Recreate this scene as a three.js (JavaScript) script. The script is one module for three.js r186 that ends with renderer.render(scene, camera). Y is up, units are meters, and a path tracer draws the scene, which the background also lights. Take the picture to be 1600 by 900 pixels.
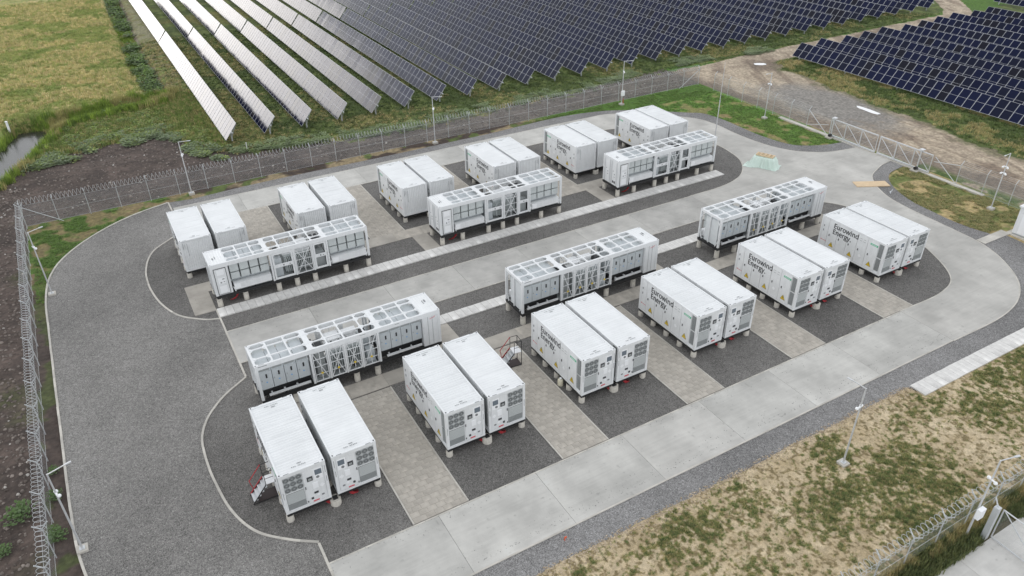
import * as THREE from 'three';
import { mergeGeometries, mergeVertices } from 'three/addons/utils/BufferGeometryUtils.js';
import { TextGeometry } from 'three/addons/geometries/TextGeometry.js';
import { FontLoader } from 'three/addons/loaders/FontLoader.js';

// ------------------------------------------------------------ camera, sky, sun, exposure
const scene = new THREE.Scene();
const camera = new THREE.PerspectiveCamera(41.825, 16 / 9, 0.5, 3000);
camera.rotation.order = 'YXZ';
camera.position.set(-2.872, 31.543, 35.374);
camera.rotation.set(-0.56505, -0.51378, -0.01391);
const renderer = new THREE.WebGLRenderer({ antialias: true });
renderer.toneMapping = THREE.LinearToneMapping;
renderer.toneMappingExposure = 1.1;
renderer.shadowMap.enabled = true;

const SUN = new THREE.Vector3(-0.31, 0.056, -0.94).normalize();
{ // thin overcast with the low sun glowing through it
  const w = 512, h = 256, d = new Float32Array(w * h * 4), v = new THREE.Vector3();
  for (let j = 0; j < h; j++) for (let i = 0; i < w; i++) {
    const el = ((j + 0.5) / h - 0.5) * Math.PI, az = ((i + 0.5) / w - 0.5) * 2 * Math.PI;
    v.set(Math.cos(el) * Math.cos(az), Math.sin(el), Math.cos(el) * Math.sin(az));
    const ang = Math.acos(Math.min(1, v.dot(SUN))) * 180 / Math.PI;
    const up = Math.max(0, v.y), k = (j * w + i) * 4;
    const g1 = Math.exp(-Math.pow(ang / 12, 2)), g2 = Math.exp(-Math.pow(ang / 62, 2));
    const cloud = 1 + 0.10 * Math.sin(az * 3 + el * 5) * Math.cos(el * 9 - az * 2) * Math.cos(el);
    const base = (0.83 + 0.80 * Math.pow(1 - up, 2.4)) * cloud;
    const low = v.y < 0 ? Math.max(0.25, 1 + v.y * 6) : 1;
    d[k] = (base * 0.965 + g1 * 0.15 + g2 * 0.30) * low;
    d[k + 1] = (base * 0.995 + g1 * 0.15 + g2 * 0.295) * low;
    d[k + 2] = (base * 1.045 + g1 * 0.15 + g2 * 0.29) * low;
    d[k + 3] = 1;
  }
  const t = new THREE.DataTexture(d, w, h, THREE.RGBAFormat, THREE.FloatType);
  t.mapping = THREE.EquirectangularReflectionMapping;
  t.magFilter = THREE.LinearFilter; t.minFilter = THREE.LinearFilter; t.needsUpdate = true;
  scene.background = t; scene.environment = t;
}
const sun = new THREE.DirectionalLight(0xfff7ef, 0.5);
sun.position.copy(SUN).multiplyScalar(150).add(new THREE.Vector3(40, 0, -20));
sun.target.position.set(40, 0, -20);
sun.castShadow = true; sun.shadow.radius = 45; sun.shadow.mapSize.set(4096, 4096);
Object.assign(sun.shadow.camera, { left: -130, right: 130, top: 90, bottom: -90, near: 1, far: 500 });
scene.add(sun, sun.target);

// ------------------------------------------------------------ helpers
let seed = 7;
const rnd = () => { seed = (seed * 1664525 + 1013904223) >>> 0; return seed / 4294967296; };
const rr = (a, b) => a + (b - a) * rnd();
const clamp = (x, a = 0, b = 1) => Math.min(b, Math.max(a, x));
const sstep = (a, b, x) => { const t = clamp((x - a) / (b - a)); return t * t * (3 - 2 * t); };
const H = new Float32Array(65536);
for (let i = 0; i < 65536; i++) H[i] = rnd();
function vn(x, y, P = 256) { // value noise, period P
  let xi = Math.floor(x), yi = Math.floor(y); const fx = x - xi, fy = y - yi;
  const u = fx * fx * (3 - 2 * fx), v = fy * fy * (3 - 2 * fy);
  const m = (a) => ((a % P) + P) % P;
  const x0 = m(xi), x1 = m(xi + 1), y0 = m(yi) * 256, y1 = m(yi + 1) * 256;
  const a = H[x0 + y0], b = H[x1 + y0], c = H[x0 + y1], e = H[x1 + y1];
  return a + (b - a) * u + (c - a) * v + (a - b - c + e) * u * v;
}
function fbm(x, y, o = 4) { let s = 0, a = 0.5, t = 0; for (let i = 0; i < o; i++) { s += a * vn(x + i * 17.3, y + i * 31.7); t += a; a *= 0.5; const q = x * 1.6 - y * 1.2; y = x * 1.2 + y * 1.6; x = q; } return s / t; }
function tfbm(u, v, P, o = 4) { let s = 0, a = 0.5, t = 0; for (let i = 0; i < o; i++) { s += a * vn(u * P + i * 13, v * P + i * 29, P); t += a; a *= 0.55; P *= 2; if (P > 256) break; } return s / t; }
const mix3 = (a, b, t) => [a[0] + (b[0] - a[0]) * t, a[1] + (b[1] - a[1]) * t, a[2] + (b[2] - a[2]) * t];
function tex(w, h, fn, { srgb = true, repeat = true } = {}) {
  const d = new Uint8Array(w * h * 4);
  for (let j = 0; j < h; j++) for (let i = 0; i < w; i++) {
    const c = fn((i + 0.5) / w, (j + 0.5) / h, i, j), k = (j * w + i) * 4;
    d[k] = clamp(c[0], 0, 255); d[k + 1] = clamp(c[1], 0, 255); d[k + 2] = clamp(c[2], 0, 255); d[k + 3] = c.length > 3 ? c[3] : 255;
  }
  const t = new THREE.DataTexture(d, w, h);
  if (srgb) t.colorSpace = THREE.SRGBColorSpace;
  if (repeat) t.wrapS = t.wrapT = THREE.RepeatWrapping;
  t.magFilter = THREE.LinearFilter; t.minFilter = THREE.LinearMipmapLinearFilter; t.generateMipmaps = true; t.needsUpdate = true;
  return t;
}
const scaled = (t, sx, sy = sx, ox = 0, oy = 0) => { const c = t.clone(); c.repeat.set(sx, sy); c.offset.set(ox, oy); c.needsUpdate = true; return c; };
const std = (o) => new THREE.MeshStandardMaterial({ roughness: 0.8, ...o });
const col = (r, g, b) => new THREE.Color().setRGB(r, g, b);
const taken = {};
const numbered = (n) => { const k = (taken[n] = (taken[n] ?? -1) + 1); return k ? `${n}_${String(k).padStart(3, '0')}` : n; };
const M4 = new THREE.Matrix4();
function bx(x0, x1, y0, y1, z0, z1) { const g = new THREE.BoxGeometry(x1 - x0, y1 - y0, z1 - z0); g.translate((x0 + x1) / 2, (y0 + y1) / 2, (z0 + z1) / 2); return g; }
function bar(a, b, w, d = w) { // box-section bar from a to b
  const A = new THREE.Vector3(...a), B = new THREE.Vector3(...b), L = A.distanceTo(B), g = new THREE.BoxGeometry(w, L, d);
  const q = new THREE.Quaternion().setFromUnitVectors(new THREE.Vector3(0, 1, 0), B.clone().sub(A).normalize());
  return g.applyQuaternion(q).translate((A.x + B.x) / 2, (A.y + B.y) / 2, (A.z + B.z) / 2);
}
function rod(a, b, r0, r1 = r0, n = 8) {
  const A = new THREE.Vector3(...a), B = new THREE.Vector3(...b), L = A.distanceTo(B), g = new THREE.CylinderGeometry(r1, r0, L, n);
  const q = new THREE.Quaternion().setFromUnitVectors(new THREE.Vector3(0, 1, 0), B.clone().sub(A).normalize());
  return g.applyQuaternion(q).translate((A.x + B.x) / 2, (A.y + B.y) / 2, (A.z + B.z) / 2);
}
function metricUV(g) { // uv in metres from the way each face points
  const p = g.attributes.position, n = g.attributes.normal, uv = new Float32Array(p.count * 2);
  for (let i = 0; i < p.count; i++) {
    const ax = Math.abs(n.getX(i)), ay = Math.abs(n.getY(i)), az = Math.abs(n.getZ(i));
    if (ay >= ax && ay >= az) { uv[i * 2] = p.getX(i); uv[i * 2 + 1] = -p.getZ(i); }
    else if (ax > az) { uv[i * 2] = p.getZ(i); uv[i * 2 + 1] = p.getY(i); }
    else { uv[i * 2] = p.getX(i); uv[i * 2 + 1] = p.getY(i); }
  }
  g.setAttribute('uv', new THREE.BufferAttribute(uv, 2)); return g;
}
const plain = (g) => { const q = g.index ? g.toNonIndexed() : g; for (const k of Object.keys(q.attributes)) if (!['position', 'normal', 'uv'].includes(k)) q.deleteAttribute(k); if (!q.attributes.uv) q.setAttribute('uv', new THREE.BufferAttribute(new Float32Array(q.attributes.position.count * 2), 2)); return q; };
const merge = (list) => metricUV(list.length === 1 ? plain(list[0]) : mergeGeometries(list.map(plain)));
function mesh(name, geos, mat, parent) {
  const g = Array.isArray(geos) ? merge(geos) : geos, m = new THREE.Mesh(g, mat);
  m.castShadow = m.receiveShadow = true; m.name = parent ? name : numbered(name);
  (parent || scene).add(m); if (/^(roof_marking|logo_bar|notice|frame_marking|rail_marking|stencil|door_notice|louver)$/.test(name)) m.userData.kind = 'stuff'; return m;
}
function thing(name, label, category, pos = [0, 0, 0], turn = 0, group) {
  const o = new THREE.Group(); o.name = numbered(name); o.position.set(...pos); o.rotation.y = turn;
  o.userData = { label, category }; if (group) o.userData.group = group; scene.add(o); return o;
}
const tag = (o, label, category, group) => { o.userData = { label, category }; if (group) o.userData.group = group; return o; };
function dup(root, pos, turn, label, group) {
  const r = root.clone(); r.name = numbered(root.name.replace(/_\d{3}$/, '')); r.position.set(...pos); r.rotation.y = turn;
  r.userData = { ...root.userData }; if (label) r.userData.label = label; if (group) r.userData.group = group; scene.add(r); return r;
}
const structure = (o, kind = 'structure') => { o.userData.kind = kind; return o; };
function shapeOf(pts, holes = []) {
  const s = new THREE.Shape(pts.map(([x, z]) => new THREE.Vector2(x, -z)));
  for (const h of holes) s.holes.push(new THREE.Path(h.map(([x, z]) => new THREE.Vector2(x, -z))));
  return s;
}
const flatGeo = (pts, y, holes) => new THREE.ShapeGeometry(shapeOf(pts, holes)).rotateX(-Math.PI / 2).translate(0, y, 0);
const slabGeo = (pts, y0, y1, holes) => new THREE.ExtrudeGeometry(shapeOf(pts, holes), { depth: y1 - y0, bevelEnabled: false }).rotateX(-Math.PI / 2).translate(0, y0, 0);
function smooth(pts, n = 6, closed = false) { // Catmull-Rom through plan points
  const c = new THREE.CatmullRomCurve3(pts.map(([x, z]) => new THREE.Vector3(x, 0, z)), closed, 'centripetal');
  return c.getPoints(pts.length * n).map((p) => [p.x, p.z]);
}
function ribbon(pts, w, y0, y1) { // a kerb: a thin raised band along a plan curve
  const L = [], R = [];
  pts.forEach((p, i) => {
    const a = pts[Math.max(0, i - 1)], b = pts[Math.min(pts.length - 1, i + 1)];
    let dx = b[0] - a[0], dz = b[1] - a[1]; const l = Math.hypot(dx, dz) || 1; dx /= l; dz /= l;
    L.push([p[0] - dz * w / 2, p[1] + dx * w / 2]); R.push([p[0] + dz * w / 2, p[1] - dx * w / 2]);
  });
  return slabGeo([...L, ...R.reverse()], y0, y1);
}
const inPoly = (x, z, p) => { let r = false; for (let i = 0, j = p.length - 1; i < p.length; j = i++) if ((p[i][1] > z) !== (p[j][1] > z) && x < (p[j][0] - p[i][0]) * (z - p[i][1]) / (p[j][1] - p[i][1]) + p[i][0]) r = !r; return r; };
const lerpLine = (pts, x) => { if (x <= pts[0][0]) return pts[0][1]; for (let i = 1; i < pts.length; i++) if (x <= pts[i][0]) { const t = (x - pts[i - 1][0]) / (pts[i][0] - pts[i - 1][0]); return pts[i - 1][1] + t * (pts[i][1] - pts[i - 1][1]); } return pts[pts.length - 1][1]; };
const distLine = (x, z, pts) => { let d = 1e9; for (let i = 1; i < pts.length; i++) { const [ax, az] = pts[i - 1], [bX, bZ] = pts[i]; const ux = bX - ax, uz = bZ - az, t = clamp(((x - ax) * ux + (z - az) * uz) / (ux * ux + uz * uz)); d = Math.min(d, Math.hypot(x - ax - ux * t, z - az - uz * t)); } return d; };
const ORD = ['first', 'second', 'third', 'fourth', 'fifth', 'sixth', 'seventh', 'eighth', 'ninth', 'tenth', 'eleventh', 'twelfth', 'thirteenth', 'fourteenth', 'fifteenth', 'sixteenth', 'seventeenth', 'eighteenth', 'nineteenth', 'twentieth', 'twenty-first', 'twenty-second', 'twenty-third', 'twenty-fourth', 'twenty-fifth', 'twenty-sixth', 'twenty-seventh', 'twenty-eighth', 'twenty-ninth'];

// ------------------------------------------------------------ materials
const speckle = tex(1024, 1024, (u, v, i, j) => { // crushed stone, 20 m a tile
  const big = tfbm(u, v, 5, 5), mid = tfbm(u, v, 64, 2), g = H[(i * 7919 + j * 104729) & 65535], g2 = vn(u * 256, v * 256, 256);
  let c = 170 + (big - 0.5) * 52 + (mid - 0.5) * 14 + (g - 0.5) * 92 + (g2 - 0.5) * 22;
  if (g > 0.972) c += 38; if (g < 0.05) c -= 42;
  return [c, c * 0.985, c * 0.965];
});
const stoneBump = tex(512, 512, (u, v, i, j) => { const g = H[(i * 4513 + j * 7717) & 65535] * 130 + vn(u * 256, v * 256, 256) * 125; return [g, g, g]; }, { srgb: false });
const gravelMat = (r, g, b) => std({ color: col(r, g, b), map: scaled(speckle, 1 / 26), bumpMap: scaled(stoneBump, 1 / 9), bumpScale: 0.03, roughness: 0.95 });
const yardGravel = gravelMat(0.515, 0.513, 0.506), darkGravel = gravelMat(0.375, 0.371, 0.364), stripGravel = gravelMat(0.535, 0.54, 0.552);
const concTex = tex(1024, 1024, (u, v, i, j) => {
  const big = tfbm(u, v, 5, 5), b2 = tfbm(v + 0.3, u, 14, 4), streak = vn(u * 8, v * 120, 256), g = H[(i * 331 + j * 9973) & 65535];
  let c = 234 + (big - 0.5) * 58 + (b2 - 0.5) * 24 + (streak - 0.5) * 8 + (g - 0.5) * 8;
  const spot = tfbm(u + 0.5, v + 0.1, 40, 2); if (spot > 0.80) c -= (spot - 0.80) * 150;
  return [c, c * 0.993, c * 0.972];
});
const concBump = tex(512, 512, (u, v, i, j) => { const c = tfbm(u, v, 64, 2) * 140 + vn(u * 14, v * 200, 256) * 60 + H[(i * 31 + j * 997) & 65535] * 50; return [c, c, c]; }, { srgb: false });
const concrete = (r, g, b, s = 11, o = 0) => std({ color: col(r, g, b), map: scaled(concTex, 1 / s, 1 / s, o, o * 0.7), bumpMap: scaled(concBump, 1 / 4), bumpScale: 0.006, roughness: 0.86 });
const roadConcs = [concrete(0.60, 0.597, 0.585), concrete(0.615, 0.612, 0.60, 11, 0.37), concrete(0.585, 0.583, 0.572, 11, 0.71), concrete(0.605, 0.60, 0.588, 13, 0.21)];
const midConcs = [concrete(0.55, 0.545, 0.535, 9, 0.15), concrete(0.53, 0.525, 0.517, 9, 0.5), concrete(0.565, 0.56, 0.55, 10, 0.8)];
const kerbMat = concrete(0.64, 0.62, 0.585, 5);
const kerbMats = [concrete(0.64, 0.62, 0.585, 5), concrete(0.60, 0.582, 0.55, 5, 0.3), concrete(0.67, 0.648, 0.61, 5, 0.6)];
const slabMats = [0.80, 0.87, 0.765, 0.83].map((c, i) => concrete(c * 0.985, c * 0.98, c * 0.985, 3, i * 0.23));
const paverMats = [[0.532, 0.498, 0.456], [0.538, 0.504, 0.462], [0.525, 0.492, 0.451], [0.534, 0.502, 0.461], [0.528, 0.496, 0.456]].map((c, i) => concrete(...c, 2.5, i * 0.19));
const crossMat = concrete(0.485, 0.458, 0.424, 7);
const paintTex = tex(512, 512, (u, v, i, j) => { // faint grime in streaks and dots
  const s = tfbm(u, v, 8, 4), st = vn(u * 90, v * 4, 256), g = H[(i * 631 + j * 773) & 65535];
  let c = 243 + (s - 0.5) * 14 + (st - 0.5) * 7 + (g - 0.5) * 3; const d = tfbm(u + 0.2, v + 0.7, 60, 2); if (d > 0.77) c -= (d - 0.77) * 130;
  return [c, c, c * 0.997];
});
const white = std({ color: col(0.83, 0.845, 0.855), map: scaled(paintTex, 1 / 3), roughness: 0.42 });
const roofTex = tex(512, 1024, (u, v, i, j) => {
  const s = tfbm(u, v, 6, 4), g = H[(i * 71 + j * 773) & 65535];
  let c = 243 + (s - 0.5) * 16 + (g - 0.5) * 4;
  const row = Math.floor(v * 30), st = vn(u * 3 + row * 5.3, row * 3.7, 256); // dirt that settled along the ribs
  if (st > 0.74) c -= (st - 0.74) * 30 * sstep(0.5, 0.1, Math.abs((v * 30) % 1 - 0.5));
  return [c, c, c * 0.995];
});
const roofMats = [0, 0.17, 0.33, 0.52, 0.71, 0.86].map((o, i) => std({ color: col(0.83, 0.845, 0.855), map: scaled(roofTex, 1 / 6.1, 1 / 6.1, o, o * 1.7), roughness: 0.36 + 0.05 * (i % 4) })), roofMat = roofMats[0];
const offWhite = std({ color: col(0.74, 0.77, 0.78), map: scaled(paintTex, 1 / 2), roughness: 0.45 });
const cabinetMat = std({ color: col(0.60, 0.64, 0.66), map: scaled(paintTex, 1 / 2), roughness: 0.45 });
const boxMat = std({ color: col(0.62, 0.66, 0.66), map: scaled(paintTex, 1 / 2), roughness: 0.5 });
const black = std({ color: col(0.018, 0.018, 0.019), roughness: 0.55 });
const darkGrey = std({ color: col(0.05, 0.052, 0.055), roughness: 0.6 });
const midGrey = std({ color: col(0.22, 0.23, 0.235), roughness: 0.55 });
const ventGrey = std({ color: col(0.36, 0.38, 0.38), roughness: 0.5, metalness: 0.2 });
const ventDark = std({ color: col(0.17, 0.18, 0.18), roughness: 0.5, metalness: 0.2 });
const screenMat = std({ color: col(0.16, 0.19, 0.22), roughness: 0.2 });
const ink = std({ color: col(0.03, 0.031, 0.034), roughness: 0.6 });
const yellow = std({ color: col(0.78, 0.56, 0.03), roughness: 0.5 });
const red = std({ color: col(0.40, 0.022, 0.03), roughness: 0.55 });
const pinkRed = std({ color: col(0.62, 0.12, 0.14), roughness: 0.5 });
const green = std({ color: col(0.05, 0.42, 0.22), roughness: 0.5 });
const blueDot = std({ color: col(0.22, 0.42, 0.66), roughness: 0.5 });
const paleSign = std({ color: col(0.86, 0.87, 0.88), roughness: 0.4 });
const galv = std({ color: col(0.58, 0.60, 0.61), metalness: 0.35, roughness: 0.45 });
const galvPole = std({ color: col(0.62, 0.63, 0.64), metalness: 0.3, roughness: 0.42 });
const wireMat = std({ color: col(0.62, 0.64, 0.65), metalness: 0.2, roughness: 0.4 });
const pierMat = concrete(0.70, 0.675, 0.63, 1.3);
const wood = std({ color: col(0.84, 0.70, 0.52), map: scaled(tex(256, 256, (u, v, i, j) => { const g = vn(u * 6, v * 90, 256), k = vn(u * 22, v * 220, 256); const c = 205 + g * 30 + k * 18; return [c, c * 0.96, c * 0.9]; }), 0.5, 0.5), roughness: 0.8 });

// ------------------------------------------------------------ plan of the ground (x along the skid rows, z towards the front road)
const kerbW = smooth([[0.76, -38.3], [-2.94, -36.95], [-6.78, -33.95], [-8.94, -30.95], [-9.83, -28.27], [-10.17, -25.2], [-10.17, -19.9], [-10.1, -13.2], [-10.0, -5.5], [-9.92, -0.7], [-9.72, 3.0], [-9.0, 6.5], [-7.2, 10.0], [-4.4, 13.0], [-1.5, 14.6], [1.0, 15.2]]);
const veg = [[-40, -52], [-11, -55.3], [-8.75, -57], [-4.2, -57.5], [-1.8, -58.3], [3.8, -58.9], [5.4, -51.6], [7.1, -49.4], [11.3, -46.9], [18.3, -46], [28, -44.2], [35.3, -44.6], [47.8, -45.3], [58.5, -46.1], [64.7, -47.1], [77, -47.6], [81.7, -46], [92, -46.2], [103, -46.6], [134, -48.5], [200, -70]];
const ditch = [[-26, -38], [-18, -47], [-13.6, -55.5], [-11.4, -61.5], [-10, -66.2], [-6.5, -69.2], [-1, -70.8], [3.6, -71.8], [4.8, -76], [4.6, -92], [5.2, -114], [6.2, -145], [7, -180]];
const ditchX = [[71.8, 3.6], [76, 4.8], [92, 4.6], [114, 5.2], [145, 6.2], [180, 7]];
const pondLine = [[-30, -33], [-18.6, -47], [-13.9, -56.5], [-11.7, -62.5], [-10.3, -67.2]];
const vergeE = [[-47, 90], [-42, 86], [-38, 83.2], [-34.6, 84], [-30, 82.3], [-25, 82.4], [-18.6, 81.5], [-14.8, 82], [-9.4, 80.3], [-5, 80.3], [10, 82], [60, 90]];
const lawnN = smooth([[52.5, -38.6], [54.6, -37.1], [57.2, -34.9], [59.4, -32.7], [61.3, -30.6], [61.92, -27.8], [61.84, -24.2], [61.95, -20.9], [62.9, -17.6], [65.4, -15.9], [68.3, -15.3]]);
const lawnS = smooth([[68.3, -7.6], [65.3, -7.1], [63.74, -6.0], [62.5, -4.3], [61.5, -1.85], [61.2, 0.4], [61.05, 2.6], [61.25, 4.5], [61.6, 5.75]]);
const sandRoad = [[74, -43.5], [84, -44.4], [133, -45.0], [138, -48.2], [144, -54.5], [153, -64]];
function groundHeight(x, z) {
  let h = -0.06;
  const dp = distLine(x, z, pondLine), dd = distLine(x, z, ditch);
  h -= 1.15 * (1 - sstep(1.5, 3.3, dp)); if (dp > 1.5) h -= 0.75 * (1 - sstep(0.4, 2.4, dd)) * sstep(1.2, 3.0, dp);
  const out = Math.max(sstep(-40.6, -43, z), sstep(-12.2, -14, x), sstep(69.5, 72, x));
  h += out * ((fbm(x * 0.35, z * 0.35, 3) - 0.5) * (x > 69 && z > -48 ? 0.06 : 0.35));
  return h;
}
const SOIL = [103, 90, 83], SOIL2 = [70, 61, 56], TRACK = [131, 122, 113], SAND = [200, 184, 161], SAND2 = [166, 151, 132], GREYSTONE = [148, 144, 138];
const GR = [112, 124, 66], GR2 = [84, 98, 50], STRAW = [192, 174, 116], LAWN = [96, 136, 50];
function groundColor(x, z, out) {
  const n = fbm(x * 0.16, z * 0.16, 4), m = fbm(x * 0.7 + 9, z * 0.7, 3), f = vn(x * 3.1 - z * 4.0, x * 4.0 + z * 3.1), g = vn(x * 7.7 + z * 5.9 + 40, x * 5.9 - z * 7.7);
  let c;
  const wob = (m - 0.5) * 4.5, edge = lerpLine(veg, x) + wob;
  const road = distLine(x, z, sandRoad) < 2.35 + wob * 0.12, isSand = road || (x > 69.2 && z > -46 + wob * 0.4);
  const soil = mix3(SOIL2, SOIL, clamp(m * 1.5 - 0.2));
  const dx = z < -73 ? x - lerpLine(ditchX, -z) : x - 30;
  if (dx > 0.7 && dx < 4.6 && z < -74) { c = mix3(mix3([134, 126, 92], [126, 138, 76], sstep(0.35, 0.6, m)), [112, 98, 84], 1 - sstep(1.3, 1.9, dx + wob * 0.1)); if (z < -100) c = mix3(c, [150, 140, 122], sstep(0.45, 0.6, m) * 0.7); }
  else if (x < 5.2 + wob * 0.15 && z < -69.5 + wob) { // meadow behind the ditch
    c = mix3(mix3([166, 160, 98], [196, 180, 126], sstep(0.42, 0.62, n)), [134, 146, 76], sstep(0.45, 0.66, m) * 0.85);
    c = mix3(c, [104, 122, 54], (1 - sstep(0.8, z < -76 ? 1.4 : 4, distLine(x, z, ditch) + wob * 0.3)) * 0.9);
  } else if (z < edge && !road) {
    c = mix3(GR2, GR, sstep(0.32, 0.66, m)); c = mix3(c, [140, 128, 74], sstep(0.54, 0.74, n) * 0.55);
    if (x < 9.5) c = mix3(c, mix3([136, 130, 86], [132, 146, 78], sstep(-95, -65, z + wob * 3)), sstep(0.3, 0.55, m));
  } else if (x < -11.2 || (z < -39.9 && x < 69.4)) {
    const t = sstep(10, 30, x + wob * 2); c = mix3(soil, mix3([112, 106, 98], TRACK, clamp(m * 1.6 - 0.3)), t * 0.8);
    if (z < -39.9) { const line = vn(x * 0.22, z * 2.6); c = mix3(c, SOIL2, sstep(0.55, 0.8, line) * 0.55); }
    if (x < -11.2 && n > 0.56) c = mix3(c, [84, 94, 52], sstep(0.56, 0.7, n) * 0.6);
  } else if (isSand) {
    c = mix3(SAND2, SAND, clamp(m * 1.7 - 0.3)); c = mix3(c, [128, 112, 97], sstep(0.54, 0.72, fbm(x * 0.32 + 60, z * 0.2, 4)) * 0.75); { const w = fbm(x * 0.9 + z * 0.5, z * 0.12 - x * 0.06, 3); c = mix3(c, [134, 118, 102], sstep(0.56, 0.68, w) * 0.55); }
    const v = lerpLine(vergeE.map(([a, b]) => [a, b]), z) + wob * 0.5;
    c = mix3(c, GREYSTONE, (1 - sstep(3, 7, Math.hypot((x - 77) * 0.9, (z + 24.5) * 0.55) + wob * 0.5)) * 0.95);
    c = mix3(c, [126, 112, 98], (1 - sstep(1, 3.4, Math.hypot(x - 83, (z + 41) * 0.8) + wob * 0.6)) * 0.8);
    c = mix3(c, [122, 110, 98], (1 - sstep(0.5, 2.2, Math.abs(x - (70.6 + 0.06 * (z + 20)) + wob * 0.3))) * 0.75);
    const rut = Math.abs(((x - 74.8 + Math.sin(z * 0.16) * 0.9) % 1.9) - 0.2); if (z > -20) c = mix3(c, [146, 130, 112], (1 - sstep(0.1, 0.35, rut)) * 0.5 * sstep(0.3, 0.6, m));
    if (x > v && !road) c = mix3(mix3(GR2, GR, sstep(0.3, 0.65, m)), [152, 132, 92], sstep(0.5, 0.7, n) * 0.6);
    else if (!road) c = mix3(c, [120, 118, 88], (1 - sstep(0, 1.6, v - x + wob * 0.3)) * 0.7);
    if (x < 71 && z > -7) c = mix3(c, [82, 104, 50], sstep(0.3, 0.5, m) * (1 - sstep(69.6, 71.2, x)));
  } else if (x < 3 && z < -30) { // corner verge by the west fence
    c = mix3([84, 112, 44], [132, 120, 82], sstep(0.5, 0.66, m)); c = mix3(c, SOIL2, sstep(0.62, 0.75, n) * 0.6);
    if (x > -3) c = mix3(c, [150, 130, 98], 0.5 * sstep(0.4, 0.6, m));
  } else if (x < -9 && z < 20) { c = mix3(mix3(SOIL2, SOIL, m), [78, 92, 48], sstep(0.52, 0.64, m) * 0.7); c = mix3(c, [140, 122, 92], sstep(-12, -30, z) * sstep(0.42, 0.6, n) * 0.8);
    if (z < -22) c = mix3(c, [86, 110, 46], sstep(-22, -28, z) * sstep(0.4, 0.55, m) * 0.8);
  } else if (z < -36) { // thin strip between the north gravel and the fence
    const t = sstep(0.42, 0.6, fbm(x * 0.45 + 3, z * 0.5, 3)); c = mix3([74, 62, 54], [156, 140, 108], t); c = mix3(c, [92, 110, 52], sstep(0.55, 0.66, fbm(x * 0.7, z * 0.7 + 50, 3)) * 0.9);
    if (x > 40) c = mix3(c, [82, 116, 40], sstep(40, 47, x + wob));
  } else if (x > 50 && z < -8) { c = mix3(LAWN, [150, 134, 92], sstep(0.5, 0.68, m) * 0.75 + sstep(0.55, 0.7, n) * 0.25); }
  else if (x > 50 && z < 12) { c = mix3([112, 122, 66], [184, 164, 118], sstep(0.36, 0.6, m)); }
  else c = [120, 110, 90];
  const k = 0.80 + f * 0.26 + (g - 0.5) * 0.22;
  out[0] = c[0] * k; out[1] = c[1] * k; out[2] = c[2] * k; return out;
}
{ // terrain sheet with the ditch cut into it
  const X0 = -45, X1 = 175, Z0 = -185, Z1 = 45, nx = 300, nz = 320, g = new THREE.PlaneGeometry(1, 1, nx, nz), p = g.attributes.position, uv = g.attributes.uv;
  for (let i = 0; i < p.count; i++) {
    const u = uv.getX(i), v = uv.getY(i);
    // finer cells near the pond
    const x = X0 + (X1 - X0) * (0.35 * u + 0.65 * u * u), z = Z1 + (Z0 - Z1) * v;
    p.setXYZ(i, x, groundHeight(x, z), z); uv.setXY(i, (x - X0) / (X1 - X0), (z - Z0) / (Z1 - Z0));
  }
  g.computeVertexNormals();
  const o = [0, 0, 0], N = 2048;
  const t = tex(N, N, (u, v) => groundColor(X0 + (X1 - X0) * u, Z0 + (Z1 - Z0) * v, o), { repeat: false });
  const gb = tex(512, 512, (u, v, i, j) => { const c = tfbm(u, v, 32, 4) * 200 + H[(i * 17 + j * 3331) & 65535] * 55; return [c, c, c]; }, { srgb: false });
  structure(mesh('ground', g, std({ map: t, bumpMap: scaled(gb, 22, 23), bumpScale: 0.12, roughness: 1 })));
  const far = new THREE.PlaneGeometry(3000, 3000).rotateX(-Math.PI / 2).translate(60, -2.2, -60);
  structure(mesh('outer_terrain', far, std({ color: col(0.10, 0.115, 0.05), roughness: 1 })));
  const water = smooth([[-36, -30], [-22, -44], [-17.2, -53], [-15, -59], [-13.3, -64.2], [-12.1, -67.5], [-11.2, -69.6], [-8.8, -68.6], [-9.0, -66], [-9.9, -61.5], [-11.2, -56], [-13, -51.5], [-17, -44], [-29, -30]], 3);
  structure(mesh('ditch_water', flatGeo(water, -0.62), new THREE.MeshPhysicalMaterial({ color: col(0.035, 0.035, 0.03), roughness: 0.04, ior: 1.33, bumpMap: scaled(gb, 0.4), bumpScale: 0.006 })));
}

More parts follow.
